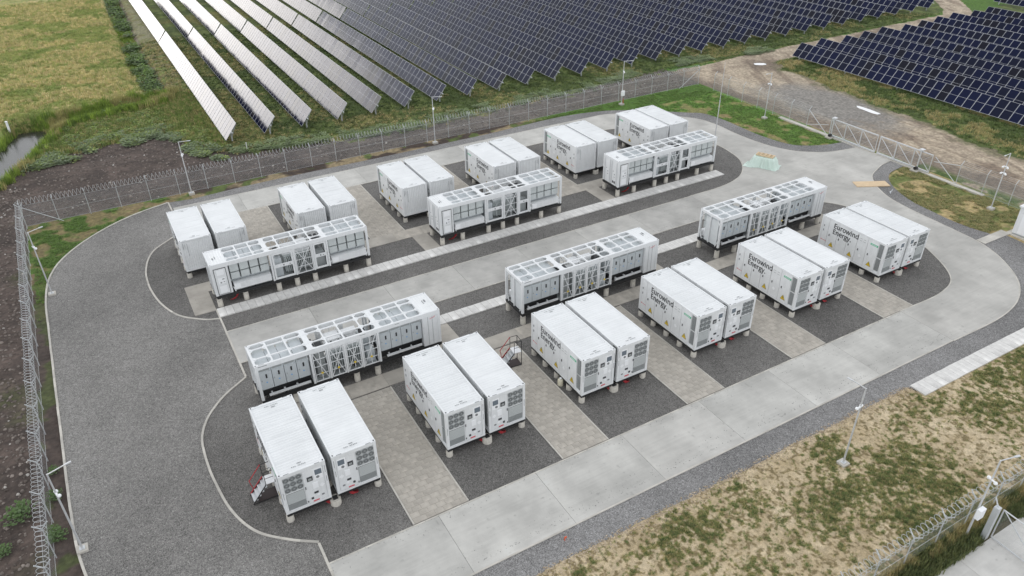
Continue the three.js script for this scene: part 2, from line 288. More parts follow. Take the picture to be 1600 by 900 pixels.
// ------------------------------------------------------------ gravel, roads, kerbs
structure(mesh('gravel_yard', [flatGeo([...kerbW, [1.0, 13.5], [1.0, 8.0], [1.0, -7.4], [1.0, -16.7], [1.0, -31], [0.98, -36.7]], 0)], yardGravel));
structure(mesh('gravel_strip', [flatGeo([[0.98, -36.72], [0.78, -38.3], ...smooth([[3, -37.95], [9, -38.3], [14.5, -38.3], [22, -38.15], [30.6, -38.2], [36, -38.2], [41, -38.5], [46.3, -38.6], [51.35, -37.7], [54.5, -36.2], [57.5, -33.9], [60, -31.7], [61.35, -30.6], [61.95, -27.8], [61.9, -24.2], [62.0, -20.9], [62.9, -17.6], [65.4, -15.95], [68.2, -15.3]]), [68.2, -13.2], [58, -13.4], [58, -32], [50, -36.4]], 0)], stripGravel));
structure(mesh('gravel_strip', [flatGeo([[68.2, -9.0], [68.2, -7.6], ...lawnS, ...smooth([[62.5, 6.8], [62.3, 8.4], [60.8, 11.5], [58.4, 14.3], [54, 15.5], [45, 15.5], [38, 15.5], [30, 15.5], [20, 15.5], [10, 15.5], [5, 15.5], [1.0, 15.4]]), [1.0, 13.3], [45, 13.2], [53, 11], [57, 5], [58, -5], [60, -9.4], [68.2, -9.4]], 0)], stripGravel));
// islands of dark gravel under the equipment
const islandN = [...smooth([[1.0, -15.3], [0.2, -15.7], [-0.55, -16.2], [-1.65, -17.4], [-2.6, -20.0], [-2.98, -23.5], [-2.72, -26.4], [-1.84, -28.8], [-0.3, -30.3], [1.0, -31.2]]), [1.0, -32.55], [44, -32.55], ...smooth([[46, -32.5], [50.5, -31.2], [54.2, -27.6], [55.7, -23], [55.5, -19.6], [54.8, -17.4], [53.3, -15.5], [51.6, -14.3], [49, -13.55], [45.5, -13.4]]), [1.0, -13.4]];
const islandS = [...smooth([[1.0, -7.5], [-0.9, -6.05], [-2.15, -4.4], [-2.68, -3.0], [-2.85, -0.85], [-2.72, 1.5], [-2.4, 3.75], [-1.6, 5.75], [-0.3, 7.1], [1.0, 8.05]]), [1.0, 9.55], [43, 9.55], ...smooth([[45.5, 9.6], [49.4, 9.6], [51.9, 8.6], [54.3, 5.2], [55.5, 1.5], [55.9, -2.0], [55.2, -4.6], [53.6, -6.6], [51.4, -8.0], [48.5, -8.9], [45, -9.1]]), [1.0, -9.1]];
structure(mesh('gravel_island', [flatGeo(islandN, 0.006)], darkGravel));
structure(mesh('gravel_island', [flatGeo(islandS, 0.006)], darkGravel));
// concrete, cast in bays
function bays(parentName, xs, z0, z1, mats, y = 0.035) {
  const r = structure(new THREE.Group()); r.name = numbered(parentName); scene.add(r);
  for (let i = 1; i < xs.length; i++) {
    mesh('concrete_bay', [bx(xs[i - 1] + 0.008, xs[i] - 0.008, -0.1, y, z0 + 0.1, z1 - 0.1)], mats[(i * 7 + 3) % mats.length], r);
    for (const [a, b] of [[z0, z0 + 0.094], [z1 - 0.094, z1]]) mesh('kerb', [bx(xs[i - 1] + 0.004, xs[i] - 0.004, -0.1, y + 0.008, a, b)], kerbMat, r);
  }
  return r;
}
const xsRoad = []; for (let x = 1.0; x < 46; x += 6.0) xsRoad.push(x); xsRoad[xsRoad.length - 1] = 44.5;
bays('concrete_road', xsRoad, 9.55, 13.8, roadConcs);
bays('concrete_road', xsRoad, -36.7, -32.5, roadConcs);
bays('concrete_road', xsRoad, -13.42, -9.1, midConcs);
{ // the loop at the gate end, in four bays
  const r = structure(new THREE.Group()); r.name = 'concrete_loop'; scene.add(r);
  const outN = smooth([[44.51, -36.6], [48.7, -36.5], [50.5, -36.45], [52.3, -35.85], [55.4, -33.6], [58.0, -31.2], [59.55, -29.1], [60.0, -26.7], [59.9, -23.3], [60.05, -20.5], [60.65, -17.9], [61.85, -15.95], [63.85, -14.4], [65.8, -13.75], [68.1, -13.45]]);
  const outS = smooth([[68.1, -9.15], [66.4, -8.9], [64.97, -8.4], [63.2, -7.6], [61.9, -6.3], [61, -4.95], [60.3, -3.4], [59.85, -1.1], [59.68, 1.5], [59.52, 3.8], [59.4, 5.5], [59.1, 6.9], [58.2, 8.8], [56.1, 11.4], [53.6, 12.95], [50.4, 13.72], [44.51, 13.8]]);
  const inN = smooth([[44.51, -32.5], [46, -32.5], [50.5, -31.2], [54.2, -27.6], [55.7, -23], [55.5, -19.6], [54.8, -17.4], [53.3, -15.5], [51.6, -14.3], [49, -13.55], [44.51, -13.42]]).reverse();
  const inS = smooth([[44.51, -9.1], [48.5, -8.9], [51.4, -8.0], [53.6, -6.6], [55.2, -4.6], [55.9, -2.0], [55.5, 1.5], [54.3, 5.2], [51.9, 8.6], [49.4, 9.5], [44.51, 9.55]]).reverse();
  mesh('concrete_bay', [slabGeo([...outN, ...outS, ...inS, ...inN], -0.1, 0.035)], concrete(0.56, 0.553, 0.54, 13, 0.4), r);
  const off = (l, k) => l; // kerb line along the edges
  mesh('kerb', [ribbon(outN, 0.09, -0.1, 0.045)], kerbMat, r); mesh('kerb', [ribbon(outS, 0.09, -0.1, 0.045)], kerbMat, r);
  mesh('kerb', [ribbon(inN, 0.09, -0.1, 0.045)], kerbMat, r); mesh('kerb', [ribbon(inS, 0.09, -0.1, 0.045)], kerbMat, r);
}
function kerb(pts) { // laid stone by stone, a metre each
  const g = structure(new THREE.Group()); g.name = numbered('kerb_line'); scene.add(g);
  const P = [pts[0]]; for (let i = 1; i < pts.length; i++) { const [ax, az] = pts[i - 1], [bX, bZ] = pts[i], n = Math.max(1, Math.round(Math.hypot(bX - ax, bZ - az) / 0.25)); for (let k = 1; k <= n; k++) P.push([ax + (bX - ax) * k / n, az + (bZ - az) * k / n]); }
  let run = [P[0]], d = 0;
  for (let i = 1; i < P.length; i++) {
    const st = Math.hypot(P[i][0] - P[i - 1][0], P[i][1] - P[i - 1][1]); d += st; run.push(P[i]);
    if (d >= 0.98 || i === P.length - 1) {
      const e = run[run.length - 1], q = run[run.length - 2], l = Math.hypot(e[0] - q[0], e[1] - q[1]) || 1, c = [e[0] - (e[0] - q[0]) * Math.min(0.6, 0.012 / l), e[1] - (e[1] - q[1]) * Math.min(0.6, 0.012 / l)], o = rr(-0.008, 0.008);
      mesh('kerb_stone', [ribbon([...run.slice(0, -1), c].map(([x, z]) => [x + o, z + o]), 0.13, -0.1, 0.05 + rr(-0.006, 0.006))], kerbMats[Math.floor(rnd() * 3)], g); run = [P[i]]; d = 0;
    }
  }
}
kerb(kerbW); kerb(smooth([[1.0, -15.35], [0.2, -15.65], [-0.55, -16.2], [-1.65, -17.4], [-2.6, -20.0], [-2.98, -23.5], [-2.72, -26.4], [-1.84, -28.8], [-0.3, -30.3], [0.93, -31.2]]));
kerb(smooth([[0.95, -7.45], [-0.9, -6.05], [-2.15, -4.4], [-2.68, -3.0], [-2.85, -0.85], [-2.72, 1.5], [-2.4, 3.75], [-1.6, 5.75], [-0.3, 7.1], [1.0, 8.05]]));
kerb([[0.95, -16.7], [0.95, -7.5]]); kerb([[0.97, 8.12], [0.97, 13.8]]); kerb([[0.8, -38.25], [0.9, -32.5]]);
{ // concrete road outside the south gate
  const r = structure(new THREE.Group()); r.name = numbered('concrete_road'); scene.add(r);
  for (const [a, b] of [[14, 21], [21, 28], [28, 35], [35, 42], [42, 50]]) mesh('concrete_bay', [bx(a + 0.008, b - 0.008, -0.1, 0.05, 25.15, 38)], concrete(0.70, 0.695, 0.69, 9, a * 0.13), r);
}
// slab walks, laid slab by slab
function slabWalk(name, x0, x1, z0, z1, y, step = 0.553) {
  const r = structure(new THREE.Group()); r.name = numbered(name); scene.add(r);
  const n = Math.round((x1 - x0) / step), w = (x1 - x0) / n, g = metricUV(plain(new THREE.BoxGeometry(w - 0.018, 0.1, z1 - z0)));
  for (let i = 0; i < n; i++) { const m = mesh('slab', g, slabMats[Math.floor(rnd() * 4)], r); m.position.set(x0 + (i + 0.5) * w, y - 0.05 + rr(-0.004, 0.004), (z0 + z1) / 2 + rr(-0.008, 0.008)); m.rotation.z = rr(-0.003, 0.003); }
  return r;
}
slabWalk('slab_walk', 0.97, 50.75, -16.72, -15.48, 0.09);
slabWalk('slab_walk', 1.3, 51.0, -7.3, -6.22, 0.09);
slabWalk('slab_walk', 37.6, 62.0, 15.4, 16.5, 0.10, 0.6);
// paver strips between the containers
const PX = [0, 9.3, 18.59, 27.74, 37.1, 46.42];   // x of each container pair
function paverStrip(x0, x1, z0, z1, single) {
  const r = structure(new THREE.Group()); r.name = numbered('paver_strip'); scene.add(r);
  mesh('bedding', [bx(x0, x1, -0.1, 0.020, z0, z1)], crossMat, r);
  for (const [a, b] of [[x0, x0 + 0.09], [x1 - 0.09, x1]]) mesh('edging', [bx(a, b, -0.1, 0.05, z0, z1)], kerbMat, r);
  const pw = 0.5, pd = 0.37, a = x0 + 0.1, b = x1 - 0.1, rows = Math.round((z1 - z0) / pd), d = (z1 - z0) / rows, far = [[], [], []];
  const geos = {}, G = (w) => geos[w.toFixed(2)] ??= metricUV(plain(new THREE.BoxGeometry(w - 0.011, 0.08, d - 0.011)));
  for (let j = 0; j < rows; j++) {
    let x = a, w = j % 2 ? pw / 2 : pw;
    while (x < b - 0.02) {
      w = Math.min(w, b - x); const px = x + w / 2, pz = z0 + (j + 0.5) * d, py = 0.0 + rr(-0.003, 0.003);
      if (single) { const m = mesh('paver', G(w), paverMats[Math.floor(rnd() * 5)], r); m.position.set(px, py, pz); m.rotation.x = rr(-0.006, 0.006); }
      else far[Math.floor(rnd() * 3)].push(G(w).clone().translate(px, py, pz));
      x += w; w = pw;
    }
  }
  if (!single) far.forEach((l, k) => l.length && (mesh('paver_field', l, paverMats[k], r).userData.kind = 'stuff'));
}
for (let i = 0; i < 5; i++) {
  paverStrip(PX[i] + 5.6, PX[i + 1] - 0.42, -1.6, 9.5, i < 3);
  paverStrip(PX[i] + 5.6, PX[i + 1] - 0.42, -32.5, -21.2, false);
}
{ // smooth service paths between containers and skids
  const r = structure(new THREE.Group()); r.name = 'service_path'; scene.add(r);
  for (const [x0, x1, z0, z1] of [[1.2, 52, -3.1, -1.72], [-0.62, 52, -21.2, -19.7], [-0.62, 0.94, -19.69, -16.65], [18.2, 19.62, -19.69, -16.74], [36.65, 38.15, -19.69, -16.74], [13.6, 15.1, -6.2, -3.11], [32.1, 33.6, -6.2, -3.11], [50.7, 52.2, -6.2, -3.11]]) {
    const long = x1 - x0 > 5, n = long ? Math.round((x1 - x0) / 2.5) : 1;
    for (let i = 0; i < n; i++) mesh('path_slab', [bx(x0 + (x1 - x0) * i / n + 0.005, x0 + (x1 - x0) * (i + 1) / n - 0.005, -0.1, 0.04, z0, z1)], [crossMat, paverMats[0], paverMats[4]][i % 3], r);
  }
  mesh('path_slab', [bx(59.45, 63.0, -0.1, 0.05, 5.85, 6.65)], kerbMat, r); mesh('path_slab', [bx(62.9, 68, -0.1, 0.06, 6.3, 10.5)], kerbMat, r);
}

// ------------------------------------------------------------ front lawn on sand
const sandEdge = [[0, 15.5], [10, 15.4], [37.3, 15.38], [37.6, 16.0], [62, 16.0], [75, 12]];
const lawnCover = (x, z) => { const a = fbm(x * 0.28 + 20, z * 0.36 + 5, 4), b = fbm(x * 4.2, z * 4.2 + 33, 3), e = sstep(0, 1.6, z - lerpLine(sandEdge, x)), k = sstep(20.6, 23.6, z) * 0.16; return (a - 0.52) * 1.5 + (b - 0.5) * 1.7 + k - (1 - e) * 0.3; };
{
  const X0 = -2, X1 = 62, Z0 = 13.5, Z1 = 25.2, o = [0, 0, 0];
  const t = tex(2048, 512, (u, v, i, j) => {
    const x = X0 + (X1 - X0) * u, z = Z0 + (Z1 - Z0) * v, c = lawnCover(x, z), s = fbm(x * 1.1 + 70, z * 1.1, 4), f = vn(x * 7.3, z * 7.3), q = H[(i * 911 + j * 3571) & 65535];
    let k = mix3([186, 167, 133], [217, 199, 167], clamp(s * 1.8 - 0.4)); k = mix3(k, [124, 110, 76], sstep(0.48, 0.72, fbm(x * 5.3 + 5, z * 5.3, 3)) * 0.8);
    k = mix3(k, mix3([132, 126, 76], [112, 120, 62], f), sstep(-0.1, 0.4, c) * 0.8);
    if (z > 24.0) k = mix3(k, [92, 84, 50], sstep(24.0, 24.4, z));
    const b = 0.94 + (f - 0.5) * 0.16 + (q - 0.5) * 0.18; return [k[0] * b, k[1] * b, k[2] * b];
  }, { repeat: false });
  const pts = [...sandEdge.map(([x, z]) => [x, z - 0.02 + (vn(x * 2, 3) - 0.5) * 0.1]).filter(([x]) => x <= 62), [62, 25.14], [-2, 25.14], [-2, 15.7]];
  const dense = []; for (let i = 0; i < 520; i++) { const x = 0 + 62 * i / 519; dense.push([x, lerpLine(sandEdge, x) + (vn(x * 0.7, 8) - 0.5) * 0.16 + (vn(x * 6.1, 5) - 0.5) * 0.07]); }
  const g = flatGeo([...dense, [62, 25.14], [-2, 25.14], [-2, 15.7]], 0.012), uv = g.attributes.uv, p = g.attributes.position;
  for (let i = 0; i < p.count; i++) uv.setXY(i, (p.getX(i) - X0) / (X1 - X0), (p.getZ(i) - Z0) / (Z1 - Z0));
  structure(mesh('sandy_lawn', g, std({ map: t, bumpMap: scaled(stoneBump, 9, 2), bumpScale: 0.04, roughness: 1 })));
}

// ------------------------------------------------------------ grass, weeds, clods: uncountable stuff, instanced
function tuftGeo(n, spread, lean, wd) {
  const pos = [];
  for (let i = 0; i < n; i++) {
    const a = rnd() * 6.283, r = spread * Math.sqrt(rnd()), bxx = Math.cos(a) * r, bz = Math.sin(a) * r, b = rnd() * 6.283, l = lean * rr(0.4, 1), h = rr(0.55, 1), w = wd * rr(0.7, 1.3);
    const tx = bxx + Math.cos(b) * l, tz = bz + Math.sin(b) * l, px = -Math.sin(b) * w, pz = Math.cos(b) * w, mx = bxx + Math.cos(b) * l * 0.35, mz = bz + Math.sin(b) * l * 0.35;
    pos.push(bxx - px, 0, bz - pz, bxx + px, 0, bz + pz, mx + px * 0.8, h * 0.6, mz + pz * 0.8, bxx - px, 0, bz - pz, mx + px * 0.8, h * 0.6, mz + pz * 0.8, mx - px * 0.8, h * 0.6, mz - pz * 0.8, mx - px * 0.8, h * 0.6, mz - pz * 0.8, mx + px * 0.8, h * 0.6, mz + pz * 0.8, tx, h, tz);
  }
  const g = new THREE.BufferGeometry(); g.setAttribute('position', new THREE.Float32BufferAttribute(pos, 3)); g.computeVertexNormals(); return g;
}
function leafClump(n) {
  const pos = [];
  for (let i = 0; i < n; i++) {
    const a = rnd() * 6.283, r = Math.sqrt(rnd()) * 0.5, y = rr(0.1, 1) * (1 - r * 0.9), c = new THREE.Vector3(Math.cos(a) * r, y, Math.sin(a) * r);
    const d = new THREE.Vector3(Math.cos(a) + rr(-.6, .6), rr(-0.2, 0.8), Math.sin(a) + rr(-.6, .6)).normalize(), s = new THREE.Vector3(-d.z, rr(-.3, .3), d.x).normalize(), l = rr(0.18, 0.34), w = l * 0.4;
    const A = c, B = c.clone().addScaledVector(d, l * 0.5).addScaledVector(s, w), C = c.clone().addScaledVector(d, l), D = c.clone().addScaledVector(d, l * 0.5).addScaledVector(s, -w);
    for (const q of [A, B, C, A, C, D]) pos.push(q.x, q.y, q.z);
  }
  const g = new THREE.BufferGeometry(); g.setAttribute('position', new THREE.Float32BufferAttribute(pos, 3)); g.computeVertexNormals(); return g;
}
const leafMat = new THREE.MeshPhysicalMaterial({ color: 0xffffff, roughness: 0.9, transmission: 0.25, thickness: 0, side: THREE.DoubleSide });
const TUFT = [tuftGeo(11, 0.32, 0.5, 0.035), tuftGeo(14, 0.4, 0.35, 0.03)], CLUMP = leafClump(30);
const dummy = new THREE.Object3D(), cc = new THREE.Color();
function scatter(name, label, category, geo, n, place, mat = leafMat) {
  const list = [];
  for (let i = 0, guard = 0; list.length < n && guard < n * 12; guard++) { const p = place(); if (p) list.push(p); }
  const m = new THREE.InstancedMesh(geo, mat, list.length); m.name = numbered(name); m.castShadow = m.receiveShadow = true;
  list.forEach((p, i) => {
    dummy.position.set(p.x, p.y ?? 0, p.z); dummy.rotation.set(p.tilt ? rr(-p.tilt, p.tilt) : 0, rnd() * 6.283, p.tilt ? rr(-p.tilt, p.tilt) : 0); dummy.scale.set(p.w, p.h, p.w); dummy.updateMatrix(); m.setMatrixAt(i, dummy.matrix);
    m.setColorAt(i, cc.setRGB(p.c[0], p.c[1], p.c[2]));
  });
  m.userData = { kind: 'stuff', label, category }; scene.add(m); return m;
}
const tint = (a, b, t, j = 0.25) => { const k = 1 + rr(-j, j), c = mix3(a, b, t); return [c[0] * k, c[1] * k, c[2] * k]; };
const G1 = [0.15, 0.22, 0.05], G2 = [0.085, 0.125, 0.036], GY = [0.34, 0.33, 0.12], GS = [0.56, 0.45, 0.22], GSILV = [0.26, 0.32, 0.20];
scatter('lawn_grass', 'sparse green grass growing through the sandy front lawn', 'grass', TUFT[0], 42000, () => {
  const x = rr(-1, 61), z = rr(14.2, 23.8); if (z < lerpLine(sandEdge, x) + 0.2 || (x > 37.3 && z < 16.7)) return null;
  const c = lawnCover(x, z); if (c < -0.12 + rnd() * 0.62) return null;
  const h = rr(0.04, 0.11) * (1 + 1.2 * sstep(0.25, 0.7, c)); return { x, z, y: 0.01, w: rr(0.08, 0.2) * (1 + 0.6 * sstep(0.3, 0.7, c)), h, c: rnd() < 0.42 ? tint(GY, GS, rnd() * 0.9) : tint([0.22, 0.29, 0.09], [0.11, 0.16, 0.045], rnd()) };
});
scatter('verge_grass', 'tall green and straw grass outside the razor wire fence by the road', 'grass', TUFT[1], 5200, () => {
  const x = rr(14, 44), z = rr(23.9, 25.15); if (x > 30 && x < 33 && z > 24.8) return null; const straw = fbm(x * 0.8, z * 0.8, 3); return { x, z, y: -0.02, w: rr(0.3, 0.55), h: rr(0.25, 0.65), c: straw > 0.55 && z < 24.5 ? tint(GS, GY, rnd()) : tint(G2, GY, rnd() * 0.5) };
});
scatter('meadow_grass', 'yellow green meadow grass beyond the overgrown ditch', 'grass', TUFT[1], 26000, () => {
  const t = rnd(), z = -69.5 - t * 80 + rr(-1.5, 1), x = rr(-32, 4.2); if (distLine(x, z, ditch) < 0.7 + rnd() * 1.6) return null; const n = fbm(x * 0.2, z * 0.26 + 3, 4), m = fbm(x * 0.7 + 9, z * 0.7, 3);
  return { x, z, y: groundHeight(x, z), w: rr(0.5, 0.9), h: rr(0.2, 0.45) * (n > 0.5 ? 1.25 : 0.9), c: n > 0.47 && rnd() < 0.75 ? tint([0.77, 0.65, 0.36], [0.50, 0.47, 0.19], rnd()) : tint([0.46, 0.48, 0.17], [0.25, 0.34, 0.09], m) };
});
scatter('ditch_reeds', 'dense bright green reeds lining the overgrown ditch', 'reeds', TUFT[1], 12000, () => {
  const x = rr(-24, 8.5), z = rr(-150, -50), d = distLine(x, z, ditch); if (d > (z < -75 ? 0.9 : 3.2) * rnd() + 0.25) return null;
  const wet = distLine(x, z, pondLine); if (wet < 1.75) return null; if (x < -8.8 && z > -66 && wet < 2.6 && rnd() < 0.5) return null;
  const n = fbm(x * 0.4, z * 0.4, 3); return { x, z, y: groundHeight(x, z), w: rr(0.5, 0.95), h: rr(0.6, 1.35) * (z < -76 ? 0.45 : 1), c: n > 0.6 ? tint(GY, GS, rnd() * 0.4) : tint([0.34, 0.46, 0.07], [0.10, 0.17, 0.03], rnd()) };
});
scatter('ditch_bushes', 'dark green low bushes growing along the straight part of the ditch', 'bushes', CLUMP, 420, () => {
  const z = rr(-150, -67), x = lerpLine(ditchX, Math.max(71.8, -z)) + rr(-0.9, 1.0) - (z > -73 ? rnd() * 14 : 0), d = distLine(x, z, ditch); if (d > 1.5 || distLine(x, z, pondLine) < 2.6) return null; if (fbm(x * 0.3, z * 0.35, 2) < 0.45) return null;
  return { x, z, y: groundHeight(x, z) - 0.05, w: rr(0.8, 1.7), h: rr(0.7, 1.3), c: tint([0.16, 0.25, 0.05], [0.06, 0.11, 0.025], rnd()) };
});
scatter('ditch_weeds', 'leafy silver green weeds on the bank between ditch and dark soil', 'weeds', CLUMP, 1500, () => {
  const x = rr(-12, 8), e = lerpLine(veg, x), z = e + 2.4 - rnd() * (rnd() < 0.6 ? 4.6 : 11); if (fbm(x * 0.6 + 7, z * 0.6, 3) < 0.5) return null; if (distLine(x, z, pondLine) < 2.4 || z < -69) return null;
  return { x, z, y: groundHeight(x, z) - 0.04, w: rr(0.5, 1.2), h: rr(0.25, 0.6), c: z > e - 2.5 && rnd() < 0.6 ? tint([0.27, 0.33, 0.20], [0.15, 0.21, 0.08], rnd()) : tint([0.30, 0.38, 0.09], [0.11, 0.17, 0.04], rnd()) };
});
scatter('bank_grass', 'yellow green grass on the bank between ditch and dark soil', 'grass', TUFT[1], 9000, () => {
  const x = rr(-13, 9), e = lerpLine(veg, x), z = rr(-73, -50); if (z > e + rr(-0.6, 0.8) || distLine(x, z, pondLine) < 2.2 || distLine(x, z, ditch) < 1) return null;
  return { x, z, y: groundHeight(x, z), w: rr(0.4, 0.8), h: rr(0.2, 0.6), c: rnd() < 0.3 ? tint(GS, GY, rnd()) : tint([0.30, 0.38, 0.10], [0.13, 0.20, 0.045], rnd()) };
});
scatter('field_grass', 'dark green grass growing under and between the solar rows', 'grass', TUFT[0], 46000, () => {
  const x = rr(5, 140), z = rr(-105, -43); if (z > lerpLine(veg, x) + rr(-1, 1.5) || distLine(x, z, sandRoad) < 2.4) return null; if (z < -43 - 0.72 * (140 - x)) return null;
  const n = fbm(x * 0.16, z * 0.16, 4); return { x, z, y: groundHeight(x, z), w: rr(0.4, 0.75), h: rr(0.12, 0.3), c: (n > 0.55 && rnd() < 0.5) || (x < 9 && rnd() < 0.6) ? tint(GY, GS, rnd()) : tint(G2, G1, rnd() * 0.9) };
});
scatter('track_weeds', 'pale leafy weeds along the edge of the fence track', 'weeds', CLUMP, 650, () => {
  const x = rr(8, 90), z = lerpLine(veg, x) - 0.2 - Math.pow(rnd(), 2) * 2.6; if (fbm(x * 0.5, 4, 2) < 0.42) return null; return { x, z, y: groundHeight(x, z) - 0.03, w: rr(0.5, 1.1), h: rr(0.2, 0.5), c: tint([0.24, 0.30, 0.15], [0.14, 0.21, 0.05], rnd()) };
});
scatter('roadside_grass', 'green and brown grass under the solar block across the sandy track', 'grass', TUFT[0], 14000, () => {
  const z = rr(-47, 6), x = rr(80, 128); if (x < lerpLine(vergeE, z) + rr(-0.4, 1.2)) return null; if (z > -6 - 0.55 * (x - 88)) return null; if (z < -41.8 + (x - 87) * 0.02) return null;
  return { x, z, y: groundHeight(x, z), w: rr(0.4, 0.7), h: rr(0.15, 0.42), c: fbm(x * 0.4, z * 0.4, 3) > 0.55 ? tint(GY, GS, rnd()) : tint(G2, G1, rnd()) };
});
scatter('corner_grass', 'bright green grass inside the fence corners', 'grass', TUFT[0], 11000, () => {
  const k = rnd(); let x, z;
  if (k < 0.32) { x = rr(-10.8, 1); z = rr(-39.4, -22); if (inPoly(x, z, kerbW.concat([[5, 15], [5, -38]])) || z > -39.2 + 0 && x > 0) return null; if (fbm(x * 0.7 + 9, z * 0.7, 3) > 0.55) return null; }
  else if (k < 0.75) { x = rr(42, 68.3); z = rr(-39.4, -15.4); if (x < 61.2 && z > lerpLine([[42, -38.7], [46.3, -38.7], [51.35, -37.8], [54.5, -36.3], [57.5, -34], [60, -31.8], [61.2, -30.8]], x)) return null; if (x >= 61.2 && inPoly(x, z, [...lawnN, [50, -15], [50, -38]])) return null; if (fbm(x * 0.7 + 9, z * 0.7, 3) > 0.56) return null; }
  else { x = rr(61.2, 68.2); z = rr(-7.4, 5.5); if (fbm(x * 0.9, z * 0.9, 3) > 0.52) return null; if (inPoly(x, z, [...lawnS, [55, 6], [55, -9], [68.3, -9]])) return null; }
  return { x, z, y: -0.05, w: rr(0.25, 0.45), h: rr(0.06, 0.16), c: k < 0.75 ? tint([0.15, 0.28, 0.045], G1, rnd()) : tint(G1, GS, rnd()) };
});
{
  const clod = new THREE.IcosahedronGeometry(0.5, 1), p = clod.attributes.position; for (let i = 0; i < p.count; i++) { const k = 0.75 + 0.5 * vn(p.getX(i) * 3 + 7, p.getY(i) * 3 + p.getZ(i) * 5 + 9); p.setXYZ(i, p.getX(i) * k, p.getY(i) * k * 0.7, p.getZ(i) * k); } clod.computeVertexNormals();
  scatter('soil_clods', 'loose earth clods and stones on the dark soil outside the fence', 'soil', clod, 9000, () => {
    let x, z; if (rnd() < 0.35) { x = rr(-20, -11.4); z = rr(-50, 8); } else { x = rr(-14, 68); z = rr(-58, -40.2); if (z < lerpLine(veg, x) + 0.5) return null; }
    if (distLine(x, z, pondLine) < 3) return null; const s = rr(0.05, 0.24) * (rnd() < 0.05 ? 1.6 : 1), st = rnd() < 0.03; return { x, z, y: groundHeight(x, z), w: s, h: s, tilt: 0.6, c: st ? tint([0.42, 0.39, 0.35], [0.5, 0.48, 0.45], rnd()) : tint([0.09, 0.073, 0.062], [0.24, 0.205, 0.18], rnd()) };
  }, std({ color: 0xffffff, roughness: 1 }));
}
{ // stones kicked over the road edges and earth crumbs along the lawn edge
  const st = new THREE.IcosahedronGeometry(0.5, 0);
  scatter('loose_stones', 'loose grey stones kicked onto the concrete road edges', 'gravel', st, 2600, () => {
    const q = rnd(), x = rr(1, 45), e = [[9.6, 1], [13.3, -1], [-13.4, 1], [-9.1, -1], [-36.7, 1], [-32.5, -1]][Math.floor(rnd() * 6)], s = rr(0.02, 0.05); return { x, z: e[0] + e[1] * Math.pow(q, 2.5) * 0.9, y: 0.045, w: s, h: s * 0.8, tilt: 1, c: tint([0.20, 0.20, 0.195], [0.36, 0.355, 0.345], rnd()) };
  }, std({ color: 0xffffff, roughness: 1 }));
  scatter('earth_crumbs', 'sandy earth crumbs along the edge of the front lawn', 'soil', st, 3800, () => {
    const x = rr(1, 37.5), z = lerpLine(sandEdge, x) + 0.05 - Math.pow(rnd(), 2.2) * 0.3 * (rnd() < 0.45 ? 1 : -2), s = rr(0.025, 0.08); return { x, z, y: 0.012, w: s * 1.3, h: s * 0.6, tilt: 0.5, c: tint([0.30, 0.235, 0.16], [0.52, 0.43, 0.32], rnd()) };
  }, std({ color: 0xffffff, roughness: 1 }));
}
// weeds one can pick out beside the west fence
const weedLabels = [['leafy green weed growing at the razor wire fence by the lamp pole base', -10.55, 0.7, 0.75], ['dark green weed between the fence and the kerb, halfway along the yard', -10.5, -4.4, 0.5], ['bushy weed on the dark soil outside the razor wire fence', -12.3, -1.6, 1.15], ['small weed beside the fence above the larger leafy one', -10.5, -2.2, 0.6], ['low straggling weed on dark soil farther outside the razor wire fence', -13.0, 0.6, 0.6]];
weedLabels.forEach(([l, x, z, s], i) => {
  const o = thing('weed_bush', l, 'weed', [x, -0.05, z]);
  const parts = []; for (let k = 0; k < 7; k++) { const g = CLUMP.clone(); g.rotateY(k * 2.1).scale(s * rr(0.5, 0.9), s * rr(0.5, 0.9), s * rr(0.5, 0.9)).translate(rr(-0.4, 0.4) * s, 0, rr(-0.4, 0.4) * s); parts.push(g); }
  mesh('leaves', parts, new THREE.MeshPhysicalMaterial({ color: col(0.10, 0.17, 0.05), roughness: 0.9, transmission: 0.25, thickness: 0, side: THREE.DoubleSide }), o);
  mesh('stem', [0, 1, 2, 3].map((k) => rod([0, 0, 0], [Math.cos(k * 1.7) * 0.25 * s, 0.45 * s, Math.sin(k * 1.7) * 0.25 * s], 0.012, 0.006, 5)), std({ color: col(0.12, 0.12, 0.05) }), o);
});

